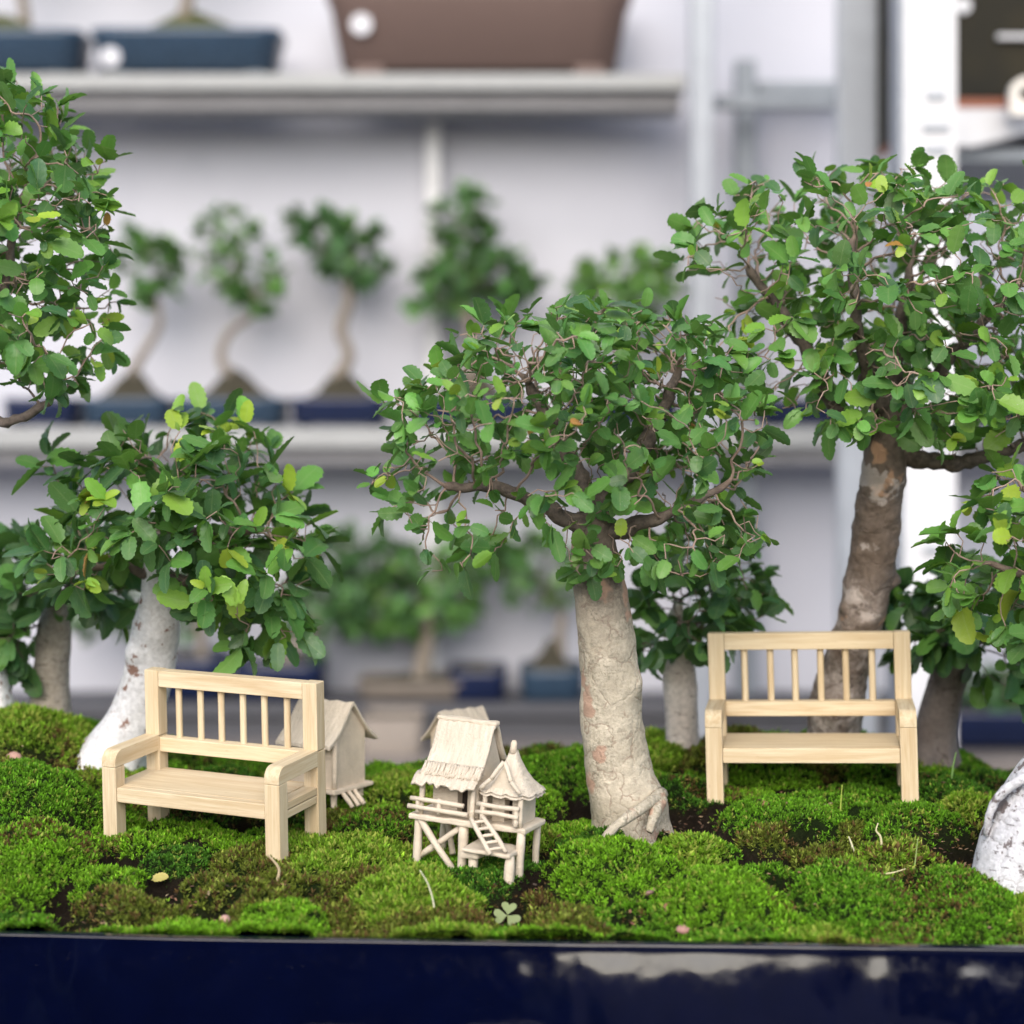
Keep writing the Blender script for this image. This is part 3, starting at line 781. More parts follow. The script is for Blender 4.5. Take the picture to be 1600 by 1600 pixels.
MOSS_COL = dict(bright=(.115, .275, .014), fresh=(.155, .330, .016), deep=(.066, .182, .014), yellow=(.158, .288, .020), olive=(.125, .160, .020), brown=(.130, .080, .028))
def soil_and_moss():
    hx, hy = TRAY_HALF, TRAY_DEPTH / 2
    nx, ny = 560, 230
    u = np.linspace(-hx + .05, hx - .05, nx); v = np.linspace(.03, TRAY_DEPTH - .05, ny)
    U, Vv = np.meshgrid(u, v, indexing='ij'); mid = (LINE[0] + LINE[1]) / 2
    xy = mid + U.ravel()[:, None] * TD + Vv.ravel()[:, None] * TNn
    z, bid, top, bare = ground(xy[:, 0], xy[:, 1])
    V = np.stack([xy[:, 0], xy[:, 1], z + CAMZ], 1)
    i = (np.arange(nx - 1)[:, None] * ny + np.arange(ny - 1)[None]).ravel()
    f = np.stack([i, i + ny, i + ny + 1, i + 1], 1)
    n1 = fbm(xy * 1.3, 3, 31)[:, None]
    soil = np.array([.030, .021, .014]) * (1 + .5 * n1); under = np.array([.022, .042, .008]) * (1 + .4 * n1)
    m = np.clip((top - .35) * 3, 0, 1) * (1 - bare)
    col = soil * (1 - m[:, None]) + under * m[:, None]
    me = mesh_np("soil", V, f, col=np.clip(col, 0, 1)); link("soil", me, None, MAT["soil"])["kind"] = "structure"

    # moss: a great many small star shaped sprigs
    rng = np.random.default_rng(7)
    def sample(n):
        u = rng.uniform(-27, 27, n); v = rng.uniform(.05, TRAY_DEPTH - .1, n) if False else TRAY_DEPTH * rng.random(n) ** 1.25 * .995 + .05
        q = mid + u[:, None] * TD + v[:, None] * TNn
        half = q[:, 1] * 800 / FPX * 1.22 + .8
        return q[np.abs(q[:, 0]) < half]
    q = sample(330000)
    z, bid, top, bare = ground(q[:, 0], q[:, 1])
    # broken zones where the moss has gone brown or thin
    zone = fbm(q * .28, 3, 77)
    thin = fbm(q * .9, 3, 41)
    s_ = (q - LINE[0]) @ TNn; near_rim = np.where(s_ < 1.0, .62, 0)
    fine = fbm(q * 3.4, 2, 91)
    keep = rng.random(len(q)) < np.clip(.80 + fine * 1.1, .15, 1) * np.clip((np.maximum(top, near_rim) - .24) * 3.4, 0.03, 1) * (1 - np.clip(bare * 1.5, 0, .97)) * np.where(thin < -.28, .55, 1)
    q, z, bid, top, bare, zone = q[keep], z[keep], bid[keep], top[keep], bare[keep], zone[keep]
    e = .06
    zx = ground(q[:, 0] + e, q[:, 1])[0]; zy = ground(q[:, 0], q[:, 1] + e)[0]
    nrm = np.stack([-(zx - z) / e, -(zy - z) / e, np.ones(len(q))], 1); nrm = np.clip(nrm, -3, 3)
    nrm /= np.linalg.norm(nrm, axis=1)[:, None]
    up = nrm * .65 + np.array([0, 0, .45]) + rng.normal(0, .22, nrm.shape); up /= np.linalg.norm(up, axis=1)[:, None]
    N = len(q)
    # what kind of moss grows on each cushion
    kinds = rng.random(len(CUSH)); kz = fbm(CUSH * .16, 2, 5)
    ck = np.where(kinds + .3 * kz < .30, 0, np.where(kinds + .3 * kz < .55, 1, np.where(kinds < .72, 2, np.where(kinds < .90, 3, 4))))
    for px, py, d, r in ((1290, 1300, 66, 2.2), (290, 1400, 62, 2.2), (870, 1420, 61, 1.4), (450, 1395, 62, 1.0), (90, 1230, 70, 1.2)):
        c = np.array([(px - 800) / FPX * d, d]); ck[np.sum((CUSH - c) ** 2, 1) < r * r] = 4
    for px, py, d, r in ((1450, 1340, 64, 2.1), (1400, 1420, 61, 1.4), (680, 1390, 62, 1.6), (560, 1330, 65, 1.8)):
        c = np.array([(px - 800) / FPX * d, d]); ck[np.sum((CUSH - c) ** 2, 1) < r * r] = 3
    for px, py, d, r in ((70, 1340, 64, 3.0), (950, 1340, 64, 2.4), (1130, 1400, 61.5, 2.2), (60, 1240, 69, 2.5), (880, 1190, 77, 4)):
        c = np.array([(px - 800) / FPX * d, d]); ck[np.sum((CUSH - c) ** 2, 1) < r * r] = rng.choice([0, 1])
    k = ck[bid]
    pal = np.array([MOSS_COL[n] for n in ("bright", "fresh", "deep", "yellow", "olive")])
    col = pal[k] * (1 + .12 * fbm(q * .8, 2, 61))[:, None]
    col = col * np.exp(rng.normal(-.04, .34, N))[:, None]
    br = np.clip((zone - .22) * 2.4, 0, .40) + np.where(k == 4, .25, 0) + bare * .6 + np.clip(.28 - top, 0, .3)
    pick = rng.random(N) < br
    col[pick] = np.array(MOSS_COL["brown"]) * (1 + rng.normal(0, .3, (pick.sum(), 1)))
    tipy = rng.random(N) < np.where(k == 3, .3, .08)
    col[tipy] = np.array((.30, .36, .06)) * (1 + rng.normal(0, .15, (tipy.sum(), 1)))
    col = np.clip(col, .004, .9)
    size = np.array([.125, .14, .115, .19, .16])[k] * rng.uniform(.7, 1.3, N) * (.75 + .25 * np.clip(top, 0, 1)) * np.where(q[:, 1] > 76, 1.25, 1)
    L = 6
    ref = np.where(np.abs(up[:, :1]) < .9, np.array([[1., 0, 0]]), np.array([[0, 1., 0]]))
    a = np.cross(up, ref); a /= np.linalg.norm(a, axis=1)[:, None]; b = np.cross(up, a)
    ang = (np.arange(L) * 2.4)[None] + rng.uniform(0, 6.28, (N, 1)) + rng.normal(0, .3, (N, L))
    elev = np.linspace(1.3, .02, L)[None] + rng.normal(0, .18, (N, L))
    ln = size[:, None] * rng.uniform(.75, 1.2, (N, L)) * np.linspace(1.15, .8, L)[None]
    rad = np.cos(ang)[..., None] * a[:, None] + np.sin(ang)[..., None] * b[:, None]
    tan = -np.sin(ang)[..., None] * a[:, None] + np.cos(ang)[..., None] * b[:, None]
    dirv = rad * np.cos(elev)[..., None] + up[:, None] * np.sin(elev)[..., None]
    P0 = np.concatenate([q, (z + CAMZ - .04)[:, None]], 1)[:, None] + up[:, None] * (size[:, None, None] * np.linspace(.55, 0, L)[None, :, None])
    wd = ln[..., None] * .20
    mid_ = P0 + dirv * ln[..., None] * .5
    tip = P0 + dirv * ln[..., None] + rad * (ln[..., None] * .12)
    V = np.stack([P0 + 0 * dirv, mid_ + tan * wd, tip, mid_ - tan * wd], 2).reshape(-1, 3)
    f = np.arange(len(V)).reshape(-1, 4)
    C = np.repeat(col, L * 4, axis=0).reshape(N, L, 4, 3)
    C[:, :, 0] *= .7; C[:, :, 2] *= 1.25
    me = mesh_np("moss", V, f, smooth=False, col=np.clip(C.reshape(-1, 3), 0, 1))
    o = link("moss", me, None, MAT["moss"])
    tag(o, "green and olive cushion moss covering the soil of the tray", "moss", kind="stuff")
soil_and_moss()

def litter():
    """crumbs of bark, grit and dry bits on the bare soil and, sparsely, on the moss"""
    rng = np.random.default_rng(15); P = []
    for c, r in zip(BXY, BR):
        n = int(70 * r * r); P.append(c + rng.normal(0, r * .55, (n, 2)))
    q = rng.uniform((-20, 58.5), (20, 80), (420, 2)); P.append(q); q = np.vstack(P)
    s_ = (q - LINE[0]) @ TNn; q = q[(s_ > .2) & (s_ < TRAY_DEPTH - .5)]
    z, bid, top, bare = ground(q[:, 0], q[:, 1]); N = len(q)
    L = rng.uniform(.05, .22, N) * np.where(bare > .2, 1, .8); W = L * rng.uniform(.2, .8, N); H = L * rng.uniform(.15, .4, N)
    base = np.array([(-1, -1, 0), (1, -.7, 0), (.8, 1, 0), (-.9, .8, 0), (-.7, -.6, 1), (.7, -.5, 1), (.6, .6, 1), (-.5, .7, 1)], float)
    base = base[None] * (1 + rng.normal(0, .2, (N, 8, 3))) * np.stack([L, W, H], 1)[:, None] * .5
    a = rng.uniform(0, 6.28, N); b = rng.normal(0, .45, N); ca, sa, cb, sb = np.cos(a), np.sin(a), np.cos(b), np.sin(b)
    Rz = np.zeros((N, 3, 3)); Rz[:, 0, 0] = ca; Rz[:, 0, 1] = -sa; Rz[:, 1, 0] = sa; Rz[:, 1, 1] = ca; Rz[:, 2, 2] = 1
    Rx = np.zeros((N, 3, 3)); Rx[:, 0, 0] = cb; Rx[:, 0, 2] = sb; Rx[:, 2, 0] = -sb; Rx[:, 2, 2] = cb; Rx[:, 1, 1] = 1
    V = np.einsum('nij,nkj->nki', Rz @ Rx, base) + np.stack([q[:, 0], q[:, 1], z + CAMZ + np.where(bare > .2, .02, .10)], 1)[:, None]
    f = np.array([(3, 2, 1, 0), (4, 5, 6, 7), (0, 1, 5, 4), (1, 2, 6, 5), (2, 3, 7, 6), (3, 0, 4, 7)])
    F_ = (f[None] + (np.arange(N) * 8)[:, None, None]).reshape(-1, 4)
    pal = np.array([(.09, .05, .03), (.05, .035, .025), (.20, .10, .06), (.30, .20, .12), (.38, .30, .18), (.26, .12, .08)])
    c = pal[rng.choice(6, N, p=[.3, .27, .15, .13, .07, .08])] * (1 + rng.normal(0, .2, (N, 1)))
    me = mesh_np("soil_litter", V.reshape(-1, 3), F_, smooth=False, col=np.clip(np.repeat(c, 8, 0), .005, 1)); o = link("soil_litter", me, None, MAT["crumb"])
    tag(o, "brown bark crumbs and grit scattered over the bare soil between cushions", "litter", kind="stuff")
t_ = NT("bark crumbs"); t_.set(Base_Color=t_.n("ShaderNodeAttribute", attribute_name="Col").outputs["Color"], Roughness=.85); MAT["crumb"] = t_.m
litter()

# ------------------------------------------------------------------ benches
def bench(P, R, s, label):
    o = empty("miniature_bench", P, R.to_euler(), label, "bench", "wooden doll's house benches on the moss")
    W, D, H, A, Sz, t, fr, ls, lh, th, wb = [BD[k] * s for k in ('W', 'D', 'H', 'A', 'S', 't', 'fr', 'ls', 'lh', 'th', 'wb')]
    g = .012
    def bar(name, a, b, axis, bevel=.03, **k):
        m = MB(); m.box(a, b, axis=axis); return m.build(name, MAT["pine"], o, bevel=bevel, seg=2, **k)
    sink = -.35
    h, hb = W / 2, wb / 2
    for sx in (-1, 1):
        x0, x1 = sorted((sx * h, sx * (h - t)))
        bar("leg", (x0, 0, sink), (x1, t, A - t - g), 2)
        xb0, xb1 = sorted((sx * hb, sx * (hb - t)))
        bar("leg", (xb0, D - t, sink), (xb1, D, A - t * .1 - g), 2)
        bar("back_post", (xb0, D - t, A - t * .1 + g), (xb1, D, H), 2)
        # arm rest with a rounded front corner: extruded outline
        rr = t * .72; pts = [(D - t - g, A - t), (D - t - g, A)]
        for i in range(9):
            a = math.pi / 2 * i / 8; pts.append((rr - rr * math.sin(a), A - rr + rr * math.cos(a)))
        pts.append((0, A - t)); n = len(pts)
        V = [(x, y, z) for x in (x0, x1) for y, z in pts]
        m = MB(); G = [(y, x, z) for x, y, z in V]
        m.add(V, [(i, (i + 1) % n, n + (i + 1) % n, n + i) for i in range(n)], [(0, i + 1, i) for i in range(1, n - 1)] + [(n, n + i, n + i + 1) for i in range(1, n - 1)], g=G)
        m.build("armrest", MAT["pine"], o, bevel=.02)
        bar("side_rail", (x0 + .05, t + g, Sz - fr * 1.15), (x1 - .05, D - t - g, Sz - fr * .62), 1)
    bar("seat", (-h + t + g, .45 * s + g, Sz - fr * .55), (h - t - g, D - t * .3, Sz), 0, .015)
    for sx in (-1, 1):
        x0, x1 = sorted((sx * (h - t), sx * (h - .04))); bar("seat_end", (x0, t + g, Sz - fr * .55), (x1, D - t - g, Sz - .02), 1)
    bar("front_rail", (-h + t + g, .03, Sz - fr), (h - t - g, .45 * s, Sz), 0)
    bar("back_rail", (-hb + t + g, D - t * .98, ls - lh), (hb - t - g, D - .12, ls), 0)
    bar("top_rail", (-hb + t + g, D - t * .98, H - th), (hb - t - g, D - .06, H - .01), 0)
    span = wb - 2 * t; r = .135 * s
    for i, u in enumerate((.118, .27, .414, .566, .716, .872)):
        x = -hb + t + span * u + .02 * math.sin(i * 7)
        m = MB(); lean = .02 * math.sin(i * 3.1)
        P_ = np.array([(x - lean, D - t * .5, ls - .05), (x, D - t * .5, (ls + H - th) / 2), (x + lean, D - t * .5, H - th + .05)])
        V = tube_verts(P_, np.full(3, r), 10).reshape(-1, 3); m.add(V, tube_faces(3, 10), g=V[:, [2, 0, 1]])
        m.build("spindle", MAT["pine"], o, smooth=True)
    return o
bench(*B_LEFT, "pale pine toy bench standing angled in front of the white leaning trunk")
bench(*B_RIGHT, "pale pine toy bench facing forward before the flaky brown trunk")

# ------------------------------------------------------------------ clay stilt houses
def curved_roof(m, x0, x1, prof, th, fringe=0, seed=0, nx=26):
    """prof: list of (y,z) from one eave over the ridge to the other; a slab of thickness th, its ends ragged like thatch"""
    rng = np.random.default_rng(seed); n = len(prof); V = []
    X = np.linspace(x0, x1, nx); rag = rng.random((nx, 2)) * fringe
    for k, x in enumerate(X):
        for lay in (0, 1):
            for i, (y, z) in enumerate(prof):
                yy, zz_ = y, z - lay * th
                if fringe and i == 0: yy -= rag[k, 0] * .5; zz_ -= rag[k, 0]
                if fringe and i == n - 1: yy += rag[k, 1] * .5; zz_ -= rag[k, 1]
                V.append((x, yy, zz_ + .03 * math.sin(k * 1.7 + i)))
    st = 2 * n; f = []
    for k in range(nx - 1):
        a = k * st; b = a + st
        for i in range(n - 1):
            f += [(a + i, b + i, b + i + 1, a + i + 1), (a + n + i + 1, b + n + i + 1, b + n + i, a + n + i)]
        f += [(a, a + n, b + n, b), (a + n - 1, b + n - 1, b + 2 * n - 1, a + 2 * n - 1)]
    for a in (0, (nx - 1) * st):
        for i in range(n - 1): f.append((a + i, a + i + 1, a + n + i + 1, a + n + i))
    m.add(V, f)

def sticks(o, name, segs, r=.07, mat="clay", seed=0, square=True):
    out = []
    rng = np.random.default_rng(abs(int(seed)) + (1000 if seed < 0 else 0))
    for a, b in segs:
        a, b = np.array(a, float), np.array(b, float); mid_ = (a + b) / 2 + rng.normal(0, .015, 3)
        m = MB(); P_ = np.array([a, (a + mid_) / 2, mid_, (b + mid_) / 2, b]); m.tube(P_, r * rng.uniform(.9, 1.15, 5), 7)
        out.append(m.build(name, MAT[mat], o, smooth=True))
    return out

def gable_walls(m, x0, x1, y0, y1, z0, ze, zr, dark_doorway=None):
    """box with pointed gables at x0,x1 (ridge along x); optional door hole (xa,xb,zt) left in the front wall"""
    ym = (y0 + y1) / 2
    V = [(x0, y0, z0), (x1, y0, z0), (x1, y1, z0), (x0, y1, z0), (x0, y0, ze), (x1, y0, ze), (x1, y1, ze), (x0, y1, ze), (x0, ym, zr), (x1, ym, zr)]
    f4 = [(1, 2, 6, 5), (2, 3, 7, 6), (3, 0, 4, 7), (4, 5, 9, 8), (6, 7, 8, 9)]; f3 = [(5, 6, 9), (7, 4, 8)]
    if not dark_doorway: f4.append((0, 1, 5, 4)); m.add(V, f4, f3); return
    xa, xb, zt = dark_doorway; b = len(V); dep = .45
    V += [(xa, y0, z0), (xb, y0, z0), (xb, y0, zt), (xa, y0, zt), (xa, y0 + dep, z0), (xb, y0 + dep, z0), (xb, y0 + dep, zt), (xa, y0 + dep, zt), (xa, y0, ze), (xb, y0, ze)]
    f4 += [(0, b, b + 3, 4), (4, b + 3, b + 8, 4) if False else (b + 3, b + 2, b + 9, b + 8), (b + 1, 1, 5, b + 2), (b, b + 4, b + 7, b + 3), (b + 5, b + 1, b + 2, b + 6), (b + 3, b + 7, b + 6, b + 2)]
    f3 += [(4, b + 3, b + 8), (5, b + 9, b + 2)]
    m.add(V, f4, f3)

def door_recess(o, xa, xb, y0, z0, zt, dep=.44):
    m = MB(); m.box((xa - .02, y0 + dep, z0), (xb + .02, y0 + dep + .03, zt + .02)); m.build("door", MAT["door_dark"], o)  # dark sheet stands for the shade inside the doorway
MAT["door_dark"] = m_plain("dark doorway clay", (.03, .022, .017), .95, .3, 2)  # near black colour paints the shade of the openings

def stilt_house():
    o = empty("stilt_house", HUT_P, (0, math.radians(2.5), math.radians(-24)), "cream clay stilt house with thatched roof, porch and small side pavilion in the moss", "clay house")
    o.scale = (.93, .93, .93)
    c = MAT["clay"]; Z1 = 1.6
    # stilts and cross braces
    for i, (x, y, r) in enumerate(((-2.05, .1, .15), (-.15, .05, .18), (-2.0, 2.2, .14), (-.1, 2.2, .15), (2.15, .15, .16), (2.1, 1.8, .14))):
        sticks(o, "stilt", [((x - .03, y, -.5), (x, y, Z1 - .08))], r, seed=i)
    sticks(o, "brace", [((-1.98, .02, 1.55), (-.45, -.12, -.15)), ((-.3, .16, 1.4), (-1.95, .2, .1)), ((-1.9, 2.05, 1.5), (-1.0, 1.0, .1))], .125, seed=8)
    # deck: two boards, one under each building
    m = MB(); m.box((-2.35, -.18, Z1 - .1), (.5, 2.5, Z1 + .12), div=8); m.build("deck", c, o, bevel=.06, jitter=.05, seed=3)
    m = MB(); m.box((.53, .0, Z1 - .12), (2.35, 2.0, Z1 + .10), div=6); m.build("deck", c, o, bevel=.06, jitter=.05, seed=4)
    # main house
    m = MB(); gable_walls(m, -1.75, .25, .62, 2.25, Z1 + .05, 3.55, 4.95, dark_doorway=(-.72, -.3, 2.78)); m.build("wall", c, o)
    door_recess(o, -.72, -.3, .62, Z1 + .1, 2.78)
    m = MB(); prof = [(.02, 3.36), (.22, 3.5), (.5, 3.8), (.8, 4.2), (1.05, 4.75), (1.2, 5.05), (1.44, 5.2), (1.68, 5.05), (1.85, 4.75), (2.1, 4.2), (2.4, 3.8), (2.75, 3.6)]
    curved_roof(m, -1.95, .42, prof, .16, .13, 5); r = m.build("roof", MAT["thatch"], o, smooth=True)
    m = MB(); m.box((-2.02, 1.25, 5.05), (.47, 1.62, 5.24), div=14); m.build("ridge_cap", c, r, bevel=.08, jitter=.06, seed=6)
    # thatch strands along the front eave
    m = MB(); rng = np.random.default_rng(2)
    for x in np.linspace(-1.92, .4, 22):
        l = rng.uniform(.3, .6); x += rng.normal(0, .02)
        m.tube(np.array([(x, .38 - l * .1, 3.66), (x + rng.normal(0, .02), .16, 3.46), (x + rng.normal(0, .03), -.02 - l * .12, 3.36 - l * .3)]), [.075, .07, .03], 6)
    m.build("thatch_fringe", MAT["thatch"], r, smooth=True)
    # porch: posts, ragged canopy, two rails
    for x in (-1.95, .18): sticks(o, "porch_post", [((x, .0, Z1 + .1), (x + .04, .03, 3.3))], .11, seed=int(x * 7) + 30)
    m = MB(); curved_roof(m, -2.2, .38, [(-.32, 3.06), (-.12, 3.18), (.12, 3.28), (.5, 3.38)], .09, .17, 9, 18); m.build("porch_canopy", MAT["thatch"], o, smooth=True)
    sticks(o, "rail", [((-2.3, -.16, 2.30), (-.1, -.14, 2.26)), ((-2.38, -.2, 2.0), (.08, -.16, 1.95))], .095, seed=12)
    sticks(o, "rail_post", [((-1.15, -.1, 1.8), (-1.13, -.1, 2.4)), ((-2.0, -.14, 1.8), (-2.0, -.14, 2.3))], .085, seed=13)
    m = MB(); m.box((.0, .35, Z1 + .1), (.26, .61, 3.3)); m.build("corner_pier", c, o, bevel=.06)
    # side pavilion
    px, py = 1.38, .75; z0 = Z1 + .08
    m = MB(); 
    V = []
    m2 = MB(); gable_walls(m2, px - .62, px + .62, .55, 1.75, z0, 3.0, 3.1, dark_doorway=(px - .12, px + .2, 2.55)); m2.build("wall", c, o)
    door_recess(o, px - .12, px + .2, .55, z0, 2.55)
    for x in (px - .72, px + .72): sticks(o, "porch_post", [((x, .12, z0), (x, .14, 3.05))], .1, seed=int(x * 9))
    # steep concave hipped roof with a pointed front gable edge
    k = 36; V = []; prof = [(1.12, 2.88), (.95, 3.02), (.70, 3.25), (.46, 3.6), (.26, 4.0), (.14, 4.35)]
    for r_, z in prof:
        for i in range(k):
            a = 2 * math.pi * i / k; cs, sn = math.cos(a), math.sin(a); sup = (abs(cs) ** 4 + abs(sn) ** 4) ** -.25
            rag = (.05 * math.sin(i * 4.1) if r_ > 1 else 0)
            V.append((px + cs * sup * r_, .95 + sn * sup * r_ * .95, z + rag))
    m = MB(); m.add(V, tube_faces(len(prof), k)); n0 = len(V)
    V2 = [(x, y, z - .12) for x, y, z in V]; m.add(V2, tube_faces(len(prof), k)[:, ::-1])
    rf = m.build("roof", MAT["thatch"], o, smooth=True)
    sd_ = [((px - .8, -.17, 3.02), (px - .4, -.14, 3.42)), ((px - .4, -.14, 3.42), (px - .02, .1, 4.05)), ((px + .8, -.17, 3.0), (px + .4, -.14, 3.4)), ((px + .4, -.14, 3.4), (px + .02, .1, 4.05))]
    sticks(o, "gable_trim", sd_, .085, seed=41)
    m = MB(); V = [(px - .62, .05, 2.75), (px + .62, .05, 2.75), (px + .35, .1, 3.35), (px, .14, 3.85), (px - .35, .1, 3.35)]; V2 = [(x, y + .1, z) for x, y, z in V]
    m.add(V + V2, [(i, (i + 1) % 5, 5 + (i + 1) % 5, 5 + i) for i in range(5)], [(0, 2, 1), (0, 3, 2), (0, 4, 3), (5, 6, 7), (5, 7, 8), (5, 8, 9)]); m.build("gable_board", c, o)
    m = MB(); m.tube(np.array([(px, .9, 4.25), (px, .9, 4.5), (px + .01, .9, 4.62), (px + .01, .9, 4.72)]), [.17, .12, .12, .07], 10); m.build("finial", MAT["clay_far"], rf, smooth=True)
    sticks(o, "rail", [((px - .95, -.08, 2.42), (px + .75, -.08, 2.42)), ((px - 1.0, -.1, 2.12), (px + .72, -.1, 2.1))], .085, seed=14)
    sticks(o, "rail_post", [((px - .72, -.06, 1.75), (px - .72, -.06, 2.5)), ((px + .62, -.06, 1.75), (px + .62, -.06, 2.45))], .1, seed=15)
    # lower landing, its stub legs and the little ladder
    m = MB(); m.box((.15, -.75, .72), (2.1, .75, .88), div=7); m.build("landing", c, o, bevel=.06, jitter=.06, seed=7)
    m = MB(); m.box((.0, -.55, .42), (.75, .1, .70)); m.build("landing_block", c, o, bevel=.08, jitter=.06, seed=9)
    sticks(o, "stilt", [((.42, -.25, -.8), (.42, -.25, .5)), ((2.0, -.45, -.8), (2.0, -.45, .75))], .18, seed=17)
    lad = empty("ladder", (0, 0, 0)); lad.parent = o; lad.location = (0, 0, 0)
    sticks(lad, "ladder_rail", [((.35, -.42, 1.92), (1.45, -1.0, .86)), ((.72, -.2, 1.98), (1.95, -.72, .95))], .085, seed=18)
    for i in range(5):
        u = .12 + i * .19
        a = np.array((.35, -.42, 1.92)) * (1 - u) + np.array((1.45, -1.0, .86)) * u; b = np.array((.72, -.2, 1.98)) * (1 - u) + np.array((1.95, -.72, .95)) * u
        sticks(lad, "rung", [(a, b)], .06, seed=50 + i)
    return o
t_ = NT("clay thatch"); v_ = t_.coord()
g_ = t_.noise(t_.n("ShaderNodeMapping", ins={"Vector": v_, "Scale": (9, 1.2, 1.2)}).outputs[0], 1.2, 4)
t_.set(Base_Color=t_.mix(t_.ramp(g_, [(.3, 0), (.7, 1)]), (.52, .445, .355), (.67, .585, .48)), Roughness=.85); t_.b.inputs["Specular IOR Level"].default_value = .15
t_.bump(t_.math('ADD', g_, t_.noise(v_, 12, 4)), .7, .0009)
MAT["thatch"] = t_.m
stilt_house()

def cabin(P, yaw, s, label, dark_window=False, lean=0):
    o = empty("clay_cabin", P, (0, lean, yaw), label, "clay house", "small clay cabins behind")
    c = MAT["clay_far"]; k = lambda *p: tuple(np.array(p) * s)
    for x in (-1.0, 1.0):
        for y in (.2, 1.8): sticks(o, "stilt", [(k(x, y, -.6), k(x, y, .25))], .12 * s, "clay_far", seed=int(x * 3 + y * 5))
    m = MB(); m.box(k(-1.35, -.2, .2), k(1.35, 2.2, .36), div=5); m.build("deck", c, o, bevel=.05, jitter=.04)
    m = MB(); gable_walls(m, -1.1 * s, 1.1 * s, .1 * s, 1.95 * s, .3 * s, 2.35 * s, 3.3 * s); w_ = m.build("wall", c, o)
    # roof: two flared slopes with a small overhang
    m = MB(); prof = [k(y, z) for y, z in ((-.42, 2.05), (-.2, 2.2), (.15, 2.5), (.55, 2.95), (.88, 3.38), (1.02, 3.5), (1.16, 3.38), (1.5, 2.95), (1.9, 2.5), (2.25, 2.2), (2.5, 2.05))]
    curved_roof(m, -1.3 * s, 1.3 * s, prof, .13 * s, .04, 4, 14); m.build("roof", MAT["thatch"], o)
    for x in (-1.2, 1.2): sticks(o, "corner_post", [(k(x * .95, .05, .3), k(x * .95, .05, 2.3))], .1 * s, "clay_far", seed=int(x * 10) + 20)
    if dark_window:
        m = MB(); m.box(k(-1.14, .8, 2.15), k(-1.06, 1.3, 2.7)); m.build("window", MAT["door_dark"], o)  # dark box stands for the shade in a wall opening
    sticks(o, "step", [(k(1.35, .3 + .35 * i, .2), k(1.85, .25 + .35 * i, -.25)) for i in range(3)], .09 * s, "clay_far", seed=23)
    return o
cabin(at(484, 1240, 72.5) + np.array([0, 0, -.1]), math.radians(-33), 1.04, "plain buff clay cabin standing directly behind the left bench")
cabin(at(740, 1234, 76.0) + np.array([0, 0, .2]), math.radians(38), .86, "buff clay cabin mostly hidden behind the stilt house roof", dark_window=True)

# ------------------------------------------------------------------ trees
def grow(seeds, parents, A, step, kill, rng, iters=160, infl=1e9, jit=.18, grav=0.0):
    """space colonisation: seeds (n,3), parents list, attractors A -> nodes, parent index"""
    P = [p for p in seeds]; par = list(parents)
    A = A.copy(); N = np.array(P)
    d2 = ((A[:, None] - N[None]) ** 2).sum(-1); near = d2.argmin(1); dm = d2.min(1)
    for it in range(iters):
        if len(A) == 0: break
        ok = dm < infl ** 2
        if not ok.any(): break
        N = np.array(P)
        dirs = A - N[near]; dirs /= np.linalg.norm(dirs, axis=1)[:, None] + 1e-9
        acc = {}
        idx = near[ok]; s = np.zeros((len(N), 3)); np.add.at(s, idx, dirs[ok])
        act = np.unique(idx)
        v = s[act]; v /= np.linalg.norm(v, axis=1)[:, None] + 1e-9
        v += rng.normal(0, jit, v.shape); v[:, 2] += grav; v /= np.linalg.norm(v, axis=1)[:, None]
        new = N[act] + v * step
        b = len(P); P.extend(new); par.extend(act.tolist())
        dn = ((A[:, None] - new[None]) ** 2).sum(-1); k = dn.argmin(1); m = dn.min(1)
        better = m < dm; dm = np.where(better, m, dm); near = np.where(better, b + k, near)
        keep = dm > kill ** 2
        if keep.sum() == len(A) and it > 90: break
        A, near, dm = A[keep], near[keep], dm[keep]
    return np.array(P), np.array(par)

def leaf_template(serr=.085):
    u = np.array([0, .09, .16, .25, .34, .43, .52, .61, .70, .78, .85, .91, .96, 1.0])
    up_ = np.clip((u - .07) / .93, 0, 1) ** .93
    wd = np.sqrt(np.clip(1 - np.abs(2 * up_ - 1) ** 2.25, 0, 1))
    wd[0] = .045; wd[1] = .10; wd[-1] = .05
    z = np.where(np.arange(len(u)) % 2 == 0, 1 + serr, 1 - serr)
    return u, wd * z
LU, LW = leaf_template()

